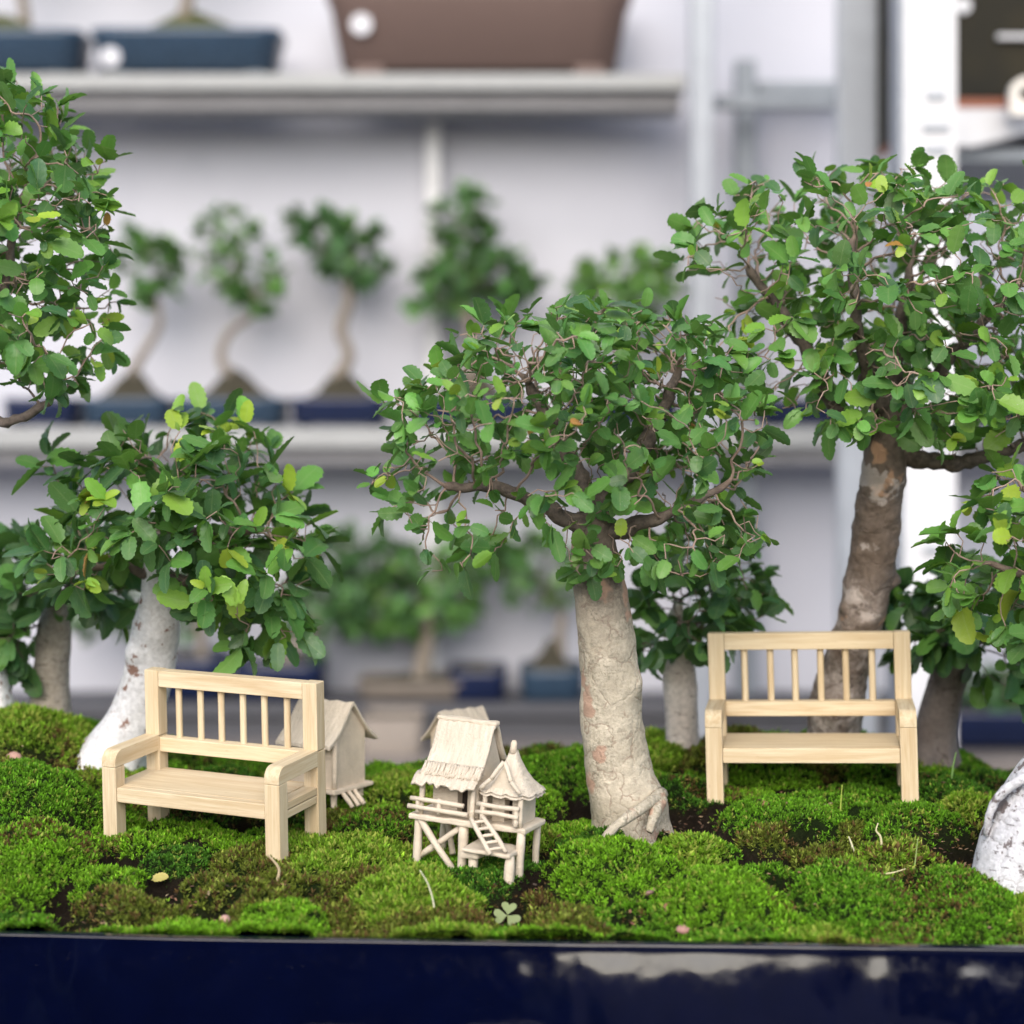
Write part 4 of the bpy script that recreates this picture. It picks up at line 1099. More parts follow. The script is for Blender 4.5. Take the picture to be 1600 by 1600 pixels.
def leaves_mesh(name, base, axis, nrm, length, width, fold, curl, col, rng, twist=.0):
    n = len(LU); N = len(base)
    axis = axis / (np.linalg.norm(axis, axis=1)[:, None] + 1e-9)
    nrm = nrm - axis * (nrm * axis).sum(1)[:, None]; nrm /= np.linalg.norm(nrm, axis=1)[:, None] + 1e-9
    side = np.cross(nrm, axis)
    u = LU[None] * np.ones((N, 1)); L = length[:, None]
    along = L * (u - .12 * curl[:, None] * u ** 2)
    lift = -L * curl[:, None] * .35 * u ** 2 + .06 * L * u * (1 - u)
    mid_ = base[:, None] + axis[:, None] * along[..., None] + nrm[:, None] * lift[..., None]
    w = (length * width)[:, None] * LW[None] * .5
    asym = rng.uniform(.88, 1.12, (N, 1))
    cf, sf = np.cos(fold)[:, None], np.sin(fold)[:, None]
    wob = rng.normal(0, .05, (N, n)) * w
    Lf = mid_ + side[:, None] * (w * asym * cf)[..., None] + nrm[:, None] * (w * sf + wob)[..., None]
    wob = rng.normal(0, .05, (N, n)) * w
    Rt = mid_ - side[:, None] * (w / asym * cf)[..., None] + nrm[:, None] * (w * sf + wob)[..., None]
    V = np.stack([Lf, mid_, Rt], 2).reshape(-1, 3)
    i = np.arange(n - 1)
    f = np.concatenate([np.stack([3 * i, 3 * i + 1, 3 * i + 4, 3 * i + 3], 1), np.stack([3 * i + 1, 3 * i + 2, 3 * i + 5, 3 * i + 4], 1)])
    f = (f[None] + (np.arange(N) * 3 * n)[:, None, None]).reshape(-1, 4)
    uv = np.stack([np.tile(np.repeat(LU, 3), N), np.tile([0, .5, 1.], N * n)], 1)
    c = np.repeat(col, 3 * n, axis=0)
    return mesh_np(name, V, f, smooth=True, col=c, uv=uv)

G_MID = dict(mature=(.084, .218, .052), mid=(.128, .300, .056), fresh=(.200, .385, .048), young=(.33, .46, .045), dark=(.046, .130, .048), rust=(.45, .19, .06))
def palette(n, rng, wts):
    k = list(wts); p = np.array([wts[i] for i in k], float); p /= p.sum()
    c = np.array([G_MID[i] for i in k])[rng.choice(len(k), n, p=p)]
    return np.clip(c * (1 + rng.normal(0, .14, (n, 1))) * (1 + rng.normal(0, .06, (n, 3))), .004, .9)

def in_blobs(blobs, n, rng, shell=.5):
    vol = np.array([b[3] * b[4] * b[5] * (b[2] / FPX) ** 2 * (b[6] if len(b) > 6 else 1) for b in blobs]); vol /= vol.sum()
    out = []
    for k, q in zip(rng.choice(len(blobs), n, p=vol), rng.normal(0, 1, (n, 3))):
        b = blobs[k]; r = rng.random() ** (1 / 3); r = r * (1 - shell) + shell * (r ** .4)
        q = q / np.linalg.norm(q) * r
        c = at(b[0], b[1], b[2]); out.append(c + q * np.array([b[3] / FPX * b[2], b[5], b[4] / FPX * b[2]]))
    return np.array(out)

def trunk_mesh(path, radii, base, seed, flare=.0, lobes=5, rough=.06, knots=(), n=44, twistamp=.05):
    m = max(24, int(len(path)))
    T, Nn, B = frames(path); th = np.arange(n) * 2 * np.pi / n
    t = np.linspace(0, 1, len(path))
    R = radii[:, None] * np.ones((1, n))
    fl = np.exp(-(t / .10) ** 1.3)[:, None]
    ph = seed * 1.3
    R = R * (1 + flare * fl * (.65 + .55 * np.cos(lobes * th[None] + ph + 1.2 * np.sin(th[None] * 2 + ph))))
    dirn = np.cos(th)[None, :, None] * Nn[:, None] + np.sin(th)[None, :, None] * B[:, None]
    V = path[:, None] + dirn * R[..., None]
    q = V.reshape(-1, 3)
    disp = rough * fbm(q * .9, 3, seed) + rough * .45 * fbm(q * 3.1, 3, seed + 5)
    # slow swellings of the wood
    disp = disp + twistamp * np.sin(th * 2 + 1.1)[None].repeat(len(path), 0).ravel() * np.repeat(np.sin(t * 9 + seed), n)
    for kp, kr, kh in knots:
        dd = np.linalg.norm(q - kp, axis=1); disp = disp + kh * np.exp(-(dd / kr) ** 2)
    V = q + dirn.reshape(-1, 3) * disp[:, None]
    f = tube_faces(len(path), n)
    return V - base, f, np.repeat(t, n)

def tree(name, label, bark, trunk, blobs, n_attr, n_leaf, leaf_len, pal, seed, group=None, limbs=(), step=.42, kill=.78, tip_r=.022, flare=.4, twig="twig", leafmat="leaf",
         width=(.50, .68), knots=(), rough=.06, droop=.15, shell=.45, sprouts=True, extra=None, young_at=(), pipe=2.35, up=.75, lobes=5):
    rng = np.random.default_rng(seed)
    K = np.array([np.append(at(px, py, d), r / FPX * d) for px, py, d, r in trunk])
    nring = int(np.clip(np.linalg.norm(np.diff(K[:, :3], axis=0), axis=1).sum() / .14, 30, 170))
    sp = spline(K, nring); path, rad = sp[:, :3], np.maximum(sp[:, 3], .05)
    base = path[0].copy()
    o = empty(name, base, (0, 0, 0), label, "bonsai tree", group)
    V, f, al = trunk_mesh(path, rad, base, seed, flare, lobes, rough, [(at(px, py, d), kr, kh) for px, py, d, kr, kh in knots])
    n = 44; V = np.vstack([V, path[-1] - base + np.array([0, 0, .05])]); ft = [( (len(path) - 1) * n + i, (len(path) - 1) * n + (i + 1) % n, len(V) - 1) for i in range(n)]
    me = mesh_np("trunk", V, [f, np.array(ft)], attrs={"along": np.append(al, 1)}); tr = link("trunk", me, o, bark)
    # skeleton: upper trunk, then thick limbs, then twigs by space colonisation
    up_ = path[int(len(path) * .8):]; seeds = list(up_[::3]); par = [-1] + list(range(len(seeds) - 1))
    fixed = {}
    for lb in limbs:
        L = np.array([np.append(at(px, py, d), r / FPX * d) for px, py, d, r in lb]); ln = np.linalg.norm(np.diff(L[:, :3], axis=0), axis=1).sum()
        Q = spline(L, max(4, int(ln / step))); j = int(np.argmin(((np.array(seeds) - Q[0, :3]) ** 2).sum(1)))
        Q[1:-1, :3] += rng.normal(0, .05, (len(Q) - 2, 3))
        for q in Q:
            seeds.append(q[:3]); par.append(j); j = len(seeds) - 1; fixed[j] = q[3]
    A = in_blobs(blobs, n_attr, rng, shell)
    P, par = grow(np.array(seeds), par, A, step, kill, rng)
    nn = len(P); ch = [[] for _ in range(nn)]
    for i in range(nn):
        if par[i] >= 0: ch[par[i]].append(i)
    R = np.zeros(nn); order = list(range(nn))[::-1]     # children always follow parents
    for i in order:
        R[i] = tip_r if not ch[i] else (sum(R[c] ** pipe for c in ch[i])) ** (1 / pipe)
    rt = rad[-1]
    for i in range(nn):
        R[i] = min(R[i], rt * .8)
        if i in fixed: R[i] = max(min(R[i], fixed[i] * 1.15), fixed[i] * .8)
    P = P + rng.normal(0, .05, P.shape) * (R < .12)[:, None]
    # branch tubes, one continuous chain from each fork
    bv, bf, off, ba = [], [], 0, []
    start = [(0, None)]; stack = [0]; chains = []
    roots = [0]
    todo = [(0, -1)]
    while todo:
        i, p = todo.pop(); c = [p] if p >= 0 else []
        c.append(i); cur = i
        while ch[cur]:
            k = sorted(ch[cur], key=lambda x: -R[x]); nxt = k[0]
            for x in k[1:]: todo.append((x, cur))
            c.append(nxt); cur = nxt
        chains.append(c)
    for c in chains:
        if len(c) < 2: continue
        pts = P[c]; r = R[c].copy()
        if len(c) > 1 and c[0] != 0: r[0] = min(r[0], r[1] * 1.25)
        k = 5 if r.max() < .09 else 8
        if len(pts) >= 3 and r.max() > .05:
            q = spline(np.column_stack([pts, r]), len(pts) * 2); pts, r = q[:, :3], np.maximum(q[:, 3], .01)
        vv = tube_verts(pts, r * (1 + .10 * rng.normal(0, 1, len(r)) * (r > .05)), k).reshape(-1, 3); bv.append(vv); ba.append(np.repeat(np.clip((r - .05) / .12, 0, 1), k)); bf.append(tube_faces(len(pts), k) + off); off += len(vv)
    me = mesh_np("branches", np.vstack(bv) - base, np.vstack(bf), attrs={"thick": np.concatenate(ba)}); link("branches", me, o, MAT[twig])
    # leaves on the thin wood
    ctr = A.mean(0); thin = np.array([i for i in range(1, nn) if R[i] < tip_r * 2.6 and par[i] >= 0])
    tips = np.array([i for i in thin if not ch[i]])
    n1 = int(n_leaf * .55); n2 = n_leaf - n1
    host = np.concatenate([tips[rng.integers(0, len(tips), n1)], thin[rng.integers(0, len(thin), n2)]])
    td = P[host] - P[par[host]]; td /= np.linalg.norm(td, axis=1)[:, None] + 1e-9
    outw = P[host] - (ctr - np.array([0, 0, 1.5])); outw /= np.linalg.norm(outw, axis=1)[:, None]
    rnd = rng.normal(0, 1, td.shape); perp = rnd - td * (rnd * td).sum(1)[:, None]; perp /= np.linalg.norm(perp, axis=1)[:, None]
    axis = td * .55 + perp * .85 + outw * .35 + np.array([0, 0, -droop]); axis /= np.linalg.norm(axis, axis=1)[:, None]
    nrm = np.array([0, 0, up]) + outw * .75 + rng.normal(0, .38, td.shape)
    base_ = P[host] + rng.normal(0, .04, td.shape)
    ln = leaf_len * np.clip(rng.normal(.86, .26, n_leaf), .34, 1.35)
    wd = rng.uniform(*width, n_leaf); fold = np.clip(rng.normal(.26, .16, n_leaf), -.1, .7); curl = np.clip(rng.normal(.25, .35, n_leaf), -.5, 1.0)
    col = palette(n_leaf, rng, pal)
    if sprouts:      # clusters of small young leaves at a few tips
        sel = tips[rng.integers(0, len(tips), max(3, n_leaf // 70))]; m = np.isin(host, sel)
        col[m] = palette(m.sum(), rng, dict(young=3, fresh=1, rust=.35)); ln[m] *= .72
    for px, py, r in young_at:     # flushes of new yellow leaves on the near side of the crown
        m = (np.hypot(800 + FPX * base_[:, 0] / base_[:, 1] - px, HOR - FPX * base_[:, 2] / base_[:, 1] - py) < r)
        if m.any():
            near = np.where(m)[0]; near = near[np.argsort(base_[near, 1])[:3]]; ln[near] *= .8
            col[near] = palette(len(near), rng, dict(young=3, fresh=1.2)); nrm[near, 1] -= 1.2
    me = leaves_mesh("foliage", base_ - base, axis, nrm, ln, wd, fold, curl, col, rng)
    link("foliage", me, o, MAT[leafmat])
    return o

BK_PALE = m_bark("pale mottled bark", (.42, .365, .28), (.64, .565, .45), (.15, .075, .05), top=(.56, .86, (.10, .078, .062)), lichen=(.20, .185, .13), flake=.6, patch=(.42, .27, .20))
BK_WHITE = m_bark("white bark", (.80, .79, .81), (.86, .85, .87), (.22, .13, .10), top=(.80, .92, (.17, .115, .09)), spots=(.24, .14, .11), spot_amt=.03, flake=.2)
BK_DARK = m_bark("flaky brown bark", (.66, .58, .54), (.27, .205, .17), (.05, .035, .028), top=(.30, .60, (.13, .098, .078)), flake=.8, patch=(.50, .30, .19))
BK_GREY = m_bark("grey beige bark", (.42, .36, .30), (.50, .44, .38), (.08, .06, .045), dash=True, flake=.5)
BK_PINK = m_bark("pinkish smooth bark", (.62, .54, .49), (.70, .63, .58), (.13, .09, .08), dash=True, flake=.15)
BK_BROWN = m_bark("dark brown bark", (.20, .16, .145), (.27, .225, .205), (.03, .02, .02), flake=.6)
BK_BIRCH = m_bark("white peeling bark", (.64, .63, .66), (.74, .73, .77), (.20, .17, .17), spots=(.17, .14, .14), spot_amt=.085, dash=True, flake=.5)

PAL = dict(mature=5, mid=3, fresh=.7, dark=1.6)
GF = "trees planted in the navy tray"
# 1 the middle tree
tree("elm_bonsai", "spreading small elm with a pale mottled trunk leaning left, tallest crown over the clay house", BK_PALE,
     [(988, 1318, 69, 58), (982, 1268, 69, 55), (967, 1205, 69, 50), (957, 1140, 69, 49), (953, 1060, 68.8, 48), (946, 985, 68.5, 45), (936, 915, 68.3, 40), (928, 860, 68.1, 34), (926, 800, 68, 26)],
     [(930, 545, 68, 235, 80, 5.5), (870, 640, 67.5, 280, 98, 6.5), (680, 760, 67, 120, 72, 4.5, .75), (1080, 680, 68.5, 135, 125, 5.5), (1075, 840, 67, 130, 75, 4), (720, 860, 66.5, 80, 40, 2.5, 1.3), (930, 870, 66, 70, 50, 2.0, 1.4), (915, 785, 65.6, 115, 60, 2.2, 1.5), (1040, 560, 68, 110, 80, 4)],
     2100, 1560, .95, PAL, 3, GF, kill=.62, step=.36, flare=.16, rough=.085, lobes=4,
     limbs=[[(925, 830, 68, 20), (800, 770, 67, 13), (700, 760, 66.5, 8)], [(928, 800, 68, 24), (870, 680, 68.5, 17), (820, 590, 68.5, 8)], [(930, 800, 68, 24), (1010, 690, 69, 16), (1060, 580, 69, 8)], [(935, 840, 68, 18), (1050, 800, 67, 11), (1130, 760, 67, 7)]],
     knots=[(1000, 1070, 68, .5, .32), (895, 1190, 68, .4, .12), (1030, 1255, 68.2, .6, .3), (930, 1265, 67.5, .5, .2)])
# 2 the right hand tree
tree("elm_bonsai", "largest elm, with a flaky dark brown trunk behind the forward facing bench", BK_DARK,
     [(1300, 1185, 78, 46), (1302, 1145, 78, 42), (1312, 1080, 77.7, 42), (1330, 1010, 77, 37), (1350, 950, 76, 37), (1360, 890, 75.5, 34), (1367, 840, 75, 34), (1376, 780, 74.5, 36), (1380, 725, 74, 36), (1384, 660, 73.6, 26)],
     [(1330, 330, 72.5, 230, 80, 5.5), (1440, 430, 72, 280, 120, 7), (1470, 600, 71, 230, 95, 6), (1150, 400, 72, 105, 85, 4.5), (1590, 500, 72, 160, 150, 6), (1190, 560, 71.5, 100, 85, 4), (1340, 620, 69.5, 130, 70, 3), (1560, 320, 73, 130, 55, 4)],
     2200, 1850, 1.04, dict(mature=4, mid=4, fresh=1.3, dark=.9), 5, GF, kill=.66, step=.38, flare=.12, rough=.17,
     limbs=[[(1382, 700, 74, 26), (1310, 640, 73, 20), (1270, 560, 72.5, 15), (1170, 420, 72, 8)], [(1384, 665, 74, 26), (1400, 560, 74, 18), (1420, 430, 73, 9)], [(1400, 712, 74, 20), (1500, 722, 73, 16), (1620, 690, 72, 10)], [(1384, 660, 73.5, 22), (1470, 580, 72.5, 14), (1570, 470, 72, 8)], [(1384, 660, 73.5, 22), (1340, 520, 71, 13), (1330, 380, 71.5, 8)]],
     knots=[(1285, 1000, 76.3, .5, .3), (1340, 930, 75.5, .5, .25), (1395, 905, 75.6, .35, .5), (1315, 950, 75.5, .3, .25)])
# 3 left tree with the white trunk
tree("elm_bonsai", "dense round elm with a white leaning trunk behind the angled bench, tufts of yellow leaves", BK_WHITE,
     [(158, 1225, 76, 62), (180, 1180, 75.8, 50), (210, 1120, 75.6, 40), (230, 1060, 75.2, 37), (240, 1010, 75, 37), (244, 970, 74.6, 36), (240, 930, 74.2, 22), (242, 890, 74, 19), (255, 840, 73.5, 16), (275, 780, 73, 13)],
     [(300, 710, 72.5, 150, 75, 4.5), (285, 795, 72, 178, 90, 5.5), (385, 900, 71.5, 115, 90, 4.5), (115, 870, 71.5, 85, 65, 3.5), (430, 850, 72, 85, 110, 3.5), (120, 730, 73, 80, 35, 2.5), (410, 970, 71.5, 75, 60, 3, 1.5)],
     900, 880, 1.38, dict(mature=4, mid=2.4, fresh=.9, dark=4), 8, GF, young_at=[(172, 800, 26), (160, 880, 28), (180, 935, 24), (310, 935, 34), (352, 965, 36), (320, 650, 34), (270, 670, 26), (385, 640, 28), (265, 725, 24), (375, 860, 24), (440, 830, 20)], flare=.35, kill=.8, step=.42, width=(.44, .58), twig="twig",
     limbs=[[(242, 900, 74, 12), (180, 880, 73, 8), (120, 900, 72, 5)], [(255, 840, 73.5, 14), (330, 830, 73, 9), (420, 830, 72, 6)], [(242, 890, 74, 13), (330, 920, 72.5, 9), (400, 960, 71.5, 5)]],
     knots=[(208, 1020, 74.3, .45, .3)])
# 4 top left tree: its trunk stands just outside the picture
tree("elm_bonsai", "elm crown cut by the left edge of the picture, hanging above the other trees", BK_WHITE,
     [(-8, 1140, 78, 30), (-6, 1095, 78, 25), (-14, 1040, 77.8, 22), (-40, 960, 77, 21), (-70, 860, 75.5, 20), (-80, 760, 74, 18), (-60, 680, 72, 16), (-30, 620, 71, 12)],
     [(30, 250, 70, 120, 120, 5), (70, 380, 69.5, 120, 120, 5.5), (60, 520, 69, 130, 85, 5), (-120, 350, 71, 160, 220, 6), (-10, 140, 70, 50, 60, 3), (60, 600, 68.5, 80, 40, 3), (140, 280, 69.5, 60, 60, 3)],
     1800, 1500, 1.04, dict(mature=4, mid=4, fresh=1.4, dark=1), 13, GF, kill=.66, step=.38, young_at=[(170, 515, 24), (190, 572, 20), (35, 480, 26), (140, 580, 22)], flare=.3,
     limbs=[[(-30, 640, 71, 11), (10, 660, 70, 11), (78, 628, 69.5, 7)], [(-30, 620, 71, 12), (0, 480, 70.5, 10), (30, 320, 70, 6)], [(-40, 650, 71, 12), (-100, 480, 71, 9), (-100, 300, 71, 6)]])
# 5 back left
tree("elm_bonsai", "small dim elm with a grey beige stump at the left behind the white trunk", BK_GREY,
     [(76, 1135, 80, 34), (77, 1100, 80, 32), (80, 1050, 80, 29), (84, 1000, 80, 27), (85, 960, 80, 20), (86, 920, 80, 14)],
     [(80, 890, 79, 125, 75, 4.5), (20, 980, 78.5, 50, 70, 3), (190, 910, 79, 60, 70, 3.5), (150, 860, 80, 80, 45, 3)], 280, 430, 1.45, dict(mature=3, dark=6, mid=1.5), 17, GF, flare=.2, kill=.9, step=.5, twig="twig_dark", sprouts=False)
# 6 behind the middle tree
tree("elm_bonsai", "small elm with a smooth pinkish stump just right of the pale mottled trunk", BK_PINK,
     [(1066, 1180, 79, 30), (1066, 1150, 79, 28), (1064, 1100, 79, 26), (1062, 1050, 79, 24), (1060, 1020, 79, 17), (1056, 980, 78.8, 12), (1060, 940, 78.5, 9)],
     [(1080, 950, 78, 100, 80, 4), (1150, 920, 78, 70, 75, 3.5), (1010, 1000, 77.5, 40, 50, 2.5), (1100, 860, 78, 90, 60, 4)], 330, 500, 1.15, dict(mature=3, dark=5, mid=2), 19, GF, flare=.15, kill=.8, twig="twig_dark", sprouts=False)
# 7 right back
tree("elm_bonsai", "dark leaved small elm with a leaning brown trunk beyond the forward facing bench", BK_BROWN,
     [(1455, 1195, 79.5, 36), (1460, 1150, 79.5, 33), (1470, 1100, 79.4, 31), (1483, 1055, 79.2, 30), (1494, 1020, 79, 24), (1505, 980, 78.5, 16), (1515, 930, 78, 12)],
     [(1490, 960, 78, 100, 75, 4.5), (1560, 1000, 77.5, 90, 70, 4), (1430, 980, 78, 50, 65, 3), (1640, 960, 78, 80, 100, 4), (1600, 1060, 77, 60, 50, 2.5)], 360, 560, 1.4, dict(mature=3, dark=6, mid=1.5), 23, GF, flare=.3, kill=.9, step=.5, twig="twig_dark", sprouts=False)
# 8 right edge front: thick white foot, crown outside except for its left side
tree("elm_bonsai", "elm at the right edge with a thick white peeling trunk foot and bright leaves", BK_BIRCH,
     [(1612, 1410, 63.6, 90), (1624, 1345, 63.6, 93), (1648, 1275, 63.6, 90), (1688, 1205, 63.8, 84), (1730, 1120, 64.2, 66), (1745, 1030, 64.6, 48), (1735, 950, 65, 34), (1715, 890, 65.2, 24)],
     [(1570, 850, 66, 105, 90, 4), (1540, 930, 66, 80, 60, 3), (1660, 800, 66, 120, 120, 4.5), (1590, 760, 66.5, 70, 45, 3), (1600, 950, 66.5, 90, 70, 4), (1720, 900, 66, 120, 120, 5)], 420, 520, 1.15, dict(mature=4, mid=4, fresh=2.2, dark=1, young=.4), 29, GF, young_at=[(1550, 855, 30), (1510, 808, 26), (1580, 850, 22), (1455, 812, 20)], flare=.12, kill=.85, lobes=3, rough=.05,
     limbs=[[(1715, 895, 65.2, 16), (1620, 900, 65.5, 10), (1550, 880, 65.8, 6)], [(1715, 890, 65, 14), (1640, 800, 66, 8), (1600, 760, 66, 5)]])
# ---- bonsai on the shelves behind
BK_FAR = m_bark("shelf bonsai bark", (.20, .165, .13), (.26, .22, .18), (.05, .04, .03), flake=.5)
GM, GL, GT = "bonsai on the middle shelf", "bonsai on the bottom shelf", "bonsai on the top shelf"
FARPAL = dict(dark=3, mature=4, mid=1); OLIVE = dict(mid=2, mature=5, dark=3); DK = dict(dark=8, mature=1)
d = SH_D + 6.5
def far_tree(label, group, trunk, blobs, n_attr, n_leaf, leaf, pal, seed, **k):
    tree("shelf_bonsai", label, BK_FAR, trunk, blobs, n_attr, n_leaf, leaf, pal, seed, group, step=1.1, kill=2.0, tip_r=.06, flare=.5, leafmat="leaf_far", twig="twig_dark", sprouts=False, rough=.1, **k)
far_tree("thin shelf bonsai leaning left, half hidden by the top left crown", GM, [(206, 634, d, 12), (200, 600, d, 9), (222, 555, d, 7), (248, 510, d, 6), (245, 470, d, 5)], [(240, 415, d, 48, 55, 5), (205, 390, d, 30, 35, 3)], 130, 330, 2.3, FARPAL, 101)
far_tree("shelf bonsai with a slim S shaped trunk and sparse grey green leaves", GM, [(372, 634, d, 14), (368, 600, d, 9), (345, 560, d, 7), (358, 520, d, 6.5), (395, 490, d, 6), (400, 455, d, 5)], [(355, 380, d, 55, 55, 5), (400, 440, d, 55, 40, 5), (330, 420, d, 35, 35, 4)], 150, 330, 2.2, dict(dark=3, mature=5, mid=1), 102)
far_tree("shelf bonsai with a twisting trunk and a flat dark green top", GM, [(524, 634, d, 18), (526, 598, d, 12), (545, 555, d, 9), (532, 515, d, 9), (545, 470, d, 8), (540, 440, d, 6)], [(525, 375, d, 78, 42, 6), (560, 410, d, 55, 40, 5), (480, 350, d, 30, 25, 4)], 160, 480, 2.3, DK, 103)
far_tree("broad shelf bonsai with a domed dark crown left of the olive bush", GM, [(735, 640, d, 16), (733, 590, d, 12), (738, 540, d, 10), (732, 490, d, 9), (735, 440, d, 7)], [(725, 345, d, 55, 55, 5.5), (735, 425, d, 85, 55, 6.5), (790, 440, d, 60, 40, 5), (680, 460, d, 40, 40, 4)], 230, 700, 2.4, dict(dark=6, mature=3), 104)
far_tree("low olive green bush bonsai beside the galvanised post", GM, [(972, 640, d, 14), (972, 590, d, 11), (970, 540, d, 9), (972, 500, d, 8)], [(975, 450, d, 92, 60, 7), (1020, 440, d, 55, 50, 5)], 220, 900, 1.9, dict(mid=3, mature=3, fresh=.8), 105)
far_tree("green blurred bonsai behind the gap between the left trees", GL, [(440, 1072, d, 14), (450, 1030, d, 12), (480, 990, d, 10), (505, 950, d, 8)], [(520, 920, d, 75, 75, 6), (470, 970, d, 55, 55, 4), (560, 870, d, 90, 50, 5)], 220, 900, 2.2, dict(mature=1, dark=7), 106)
far_tree("yellow green shelf bonsai over the pinkish beige tray", GL, [(655, 1085, d, 20), (660, 1040, d, 14), (668, 990, d, 10), (665, 940, d, 8)], [(665, 930, d, 95, 75, 6.5), (720, 880, d, 80, 55, 5), (600, 960, d, 50, 50, 4)], 240, 800, 2.2, OLIVE, 107)
far_tree("dark bonsai over the blue tray just left of the pale trunk", GL, [(872, 1062, d, 14), (874, 1010, d, 9), (878, 960, d, 7)], [(850, 890, d, 85, 60, 5), (780, 870, d, 60, 40, 4)], 150, 520, 2.2, FARPAL, 108)
far_tree("dim bonsai behind the white leaning trunk on the bottom shelf", GL, [(318, 1075, d, 14), (316, 1020, d, 9), (312, 970, d, 7)], [(310, 930, d, 80, 50, 5), (160, 960, d, 60, 50, 5)], 130, 380, 2.2, DK, 109)
far_tree("dark bonsai low at the right beyond the moss", GL, [(1585, 1130, 241, 16), (1582, 1090, 241, 10), (1580, 1050, 241, 8)], [(1560, 1075, 241, 85, 35, 5), (1640, 1050, 241, 60, 40, 5)], 130, 420, 2.2, DK, 110)
far_tree("bonsai on the top shelf whose mossy foot shows over the stickered tray", GT, [(286, 62, d, 16), (290, 20, d, 12), (296, -30, d, 9), (290, -90, d, 7)], [(290, -170, d, 130, 80, 7), (250, -240, d, 80, 50, 6)], 150, 380, 2.3, FARPAL, 111)
far_tree("bonsai on the top shelf over the leftmost slate blue tray", GT, [(40, 66, d, 12), (38, 20, d, 9), (30, -40, d, 8), (36, -90, d, 7)], [(30, -170, d, 110, 80, 7)], 110, 300, 2.3, FARPAL, 112)

# ------------------------------------------------------------------ small things on the moss
def on_ground(px, d, dz=0.0):
    x = (px - 800) / FPX * d; z = ground(x, d)[0][0]; return np.array([x, d, z + dz])

def pebble(px, d, r, c, label, seed, flat=.7, name="pebble", cat="pebble"):
    rng = np.random.default_rng(seed); th = np.linspace(0, np.pi, 10)[1:-1]; ph = np.linspace(0, 2 * np.pi, 15)[:-1]
    V = np.array([(math.sin(t) * math.cos(p), math.sin(t) * math.sin(p), math.cos(t)) for t in th for p in ph] + [(0, 0, 1), (0, 0, -1)])
    V = V * (1 + .22 * fbm(V * 1.3 + seed, 2, seed))[:, None] * np.array([1, .8, flat]) * r
    n = len(ph); f3 = [(len(V) - 2, i, (i + 1) % n) for i in range(n)] + [(len(V) - 1, (len(th) - 1) * n + (i + 1) % n, (len(th) - 1) * n + i) for i in range(n)]
    me = mesh_np(name, V, [tube_faces(len(th), n)[:, ::-1], np.array(f3)])
    o = link(name, me, None, m_plain(name + " surface", c, .7, .2, 6), wpt(on_ground(px, d, r * flat * .5))); o.rotation_euler = (rng.uniform(-.4, .4), rng.uniform(-.4, .4), rng.uniform(0, 6))
    tag(o, label, cat)
pebble(352, 59.6, .20, (.46, .27, .23), "round pinkish pebble at the tray's front edge below the angled bench", 1, .9)
pebble(82, 72.5, .26, (.38, .17, .13), "reddish pebble at the foot of the left moss bank", 2)
pebble(58, 72.2, .22, (.45, .29, .24), "small pale pink pebble beside the reddish one at left", 3, .6)
pebble(1068, 59.2, .24, (.36, .19, .16), "flat dull red stone at the tray's front edge below the pale trunk", 4, .45)
pebble(1058, 68.0, .26, (.24, .10, .065), "rust brown bark chip on bare soil beside the pale trunk's root", 5, .4, "bark_chip", "bark chip")
pebble(22, 72.0, .38, (.42, .24, .19), "pointed pinkish chip standing in the soil at the far left", 6, 1.2, "bark_chip", "bark chip")
pebble(1195, 68.6, .22, (.25, .11, .07), "small rust chip under the forward facing bench", 7, .4, "bark_chip", "bark chip")
pebble(1012, 61.4, .24, (.20, .12, .10), "dull brown chip in the crevice below the pale trunk", 8, .4, "bark_chip", "bark chip")
pebble(1500, 65.8, .3, (.10, .055, .04), "dark brown chip in the hollow beside the white trunk foot", 9, .4, "bark_chip", "bark chip")

def loose_leaf(name, px, d, L, axis, nrm, c, label, dz=.3, wd=.6, curl=.3, cat="leaf"):
    rng = np.random.default_rng(int(px)); one = np.array([1.0])
    me = leaves_mesh(name, np.zeros((1, 3)), np.array([axis], float), np.array([nrm], float), one * L, one * wd, one * .25, one * curl, np.array([c]), rng)
    o = link(name, me, None, MAT["leaf"], wpt(on_ground(px, d, dz))); tag(o, label, cat); return o
loose_leaf("fallen_leaf", 236, 63.4, .62, (1, .2, .25), (-.3, -.7, .7), (.62, .52, .16), "curled yellow fallen leaf lying on the moss in front of the angled bench", .32)
loose_leaf("fallen_leaf", 1035, 60.3, .5, (1, .1, .1), (0, -.6, .8), (.30, .13, .08), "small dry red brown leaf near the tray rim below the pale trunk", .25)

def sprig(name, pts, d, r, c, label, cat, kids=()):
    g = on_ground(pts[0][0], d); base = at(pts[0][0], pts[0][1], d); off = g - base
    Pp = spline(np.array([at(px, py, d + (0 if len(q) == 0 else q[0])) + off for px, py, *q in pts]), 14)
    m = MB(); m.tube(Pp - g + np.array([0, 0, -.05]), np.linspace(r, r * .45, 14), 6)
    o = m.build(name, m_plain(name + " surface", c, .7, .25, 8), None, smooth=True); o.location = wpt(g)
    return tag(o, label, cat)
sprig("grass_blade", [(1487, 1215), (1489, 1195), (1494, 1172)], 73, .05, (.20, .36, .10), "single pale green grass blade rising right of the forward facing bench", "grass blade")
sprig("grass_blade", [(1313, 1250), (1314, 1225), (1316, 1200)], 69, .04, (.28, .36, .05), "yellow green grass blade under the forward facing bench's seat", "grass blade")
sprig("grass_blade", [(1427, 1350), (1431, 1320), (1434, 1292)], 64, .035, (.24, .32, .10), "thin green blade standing in the yellow moss at right", "grass blade")
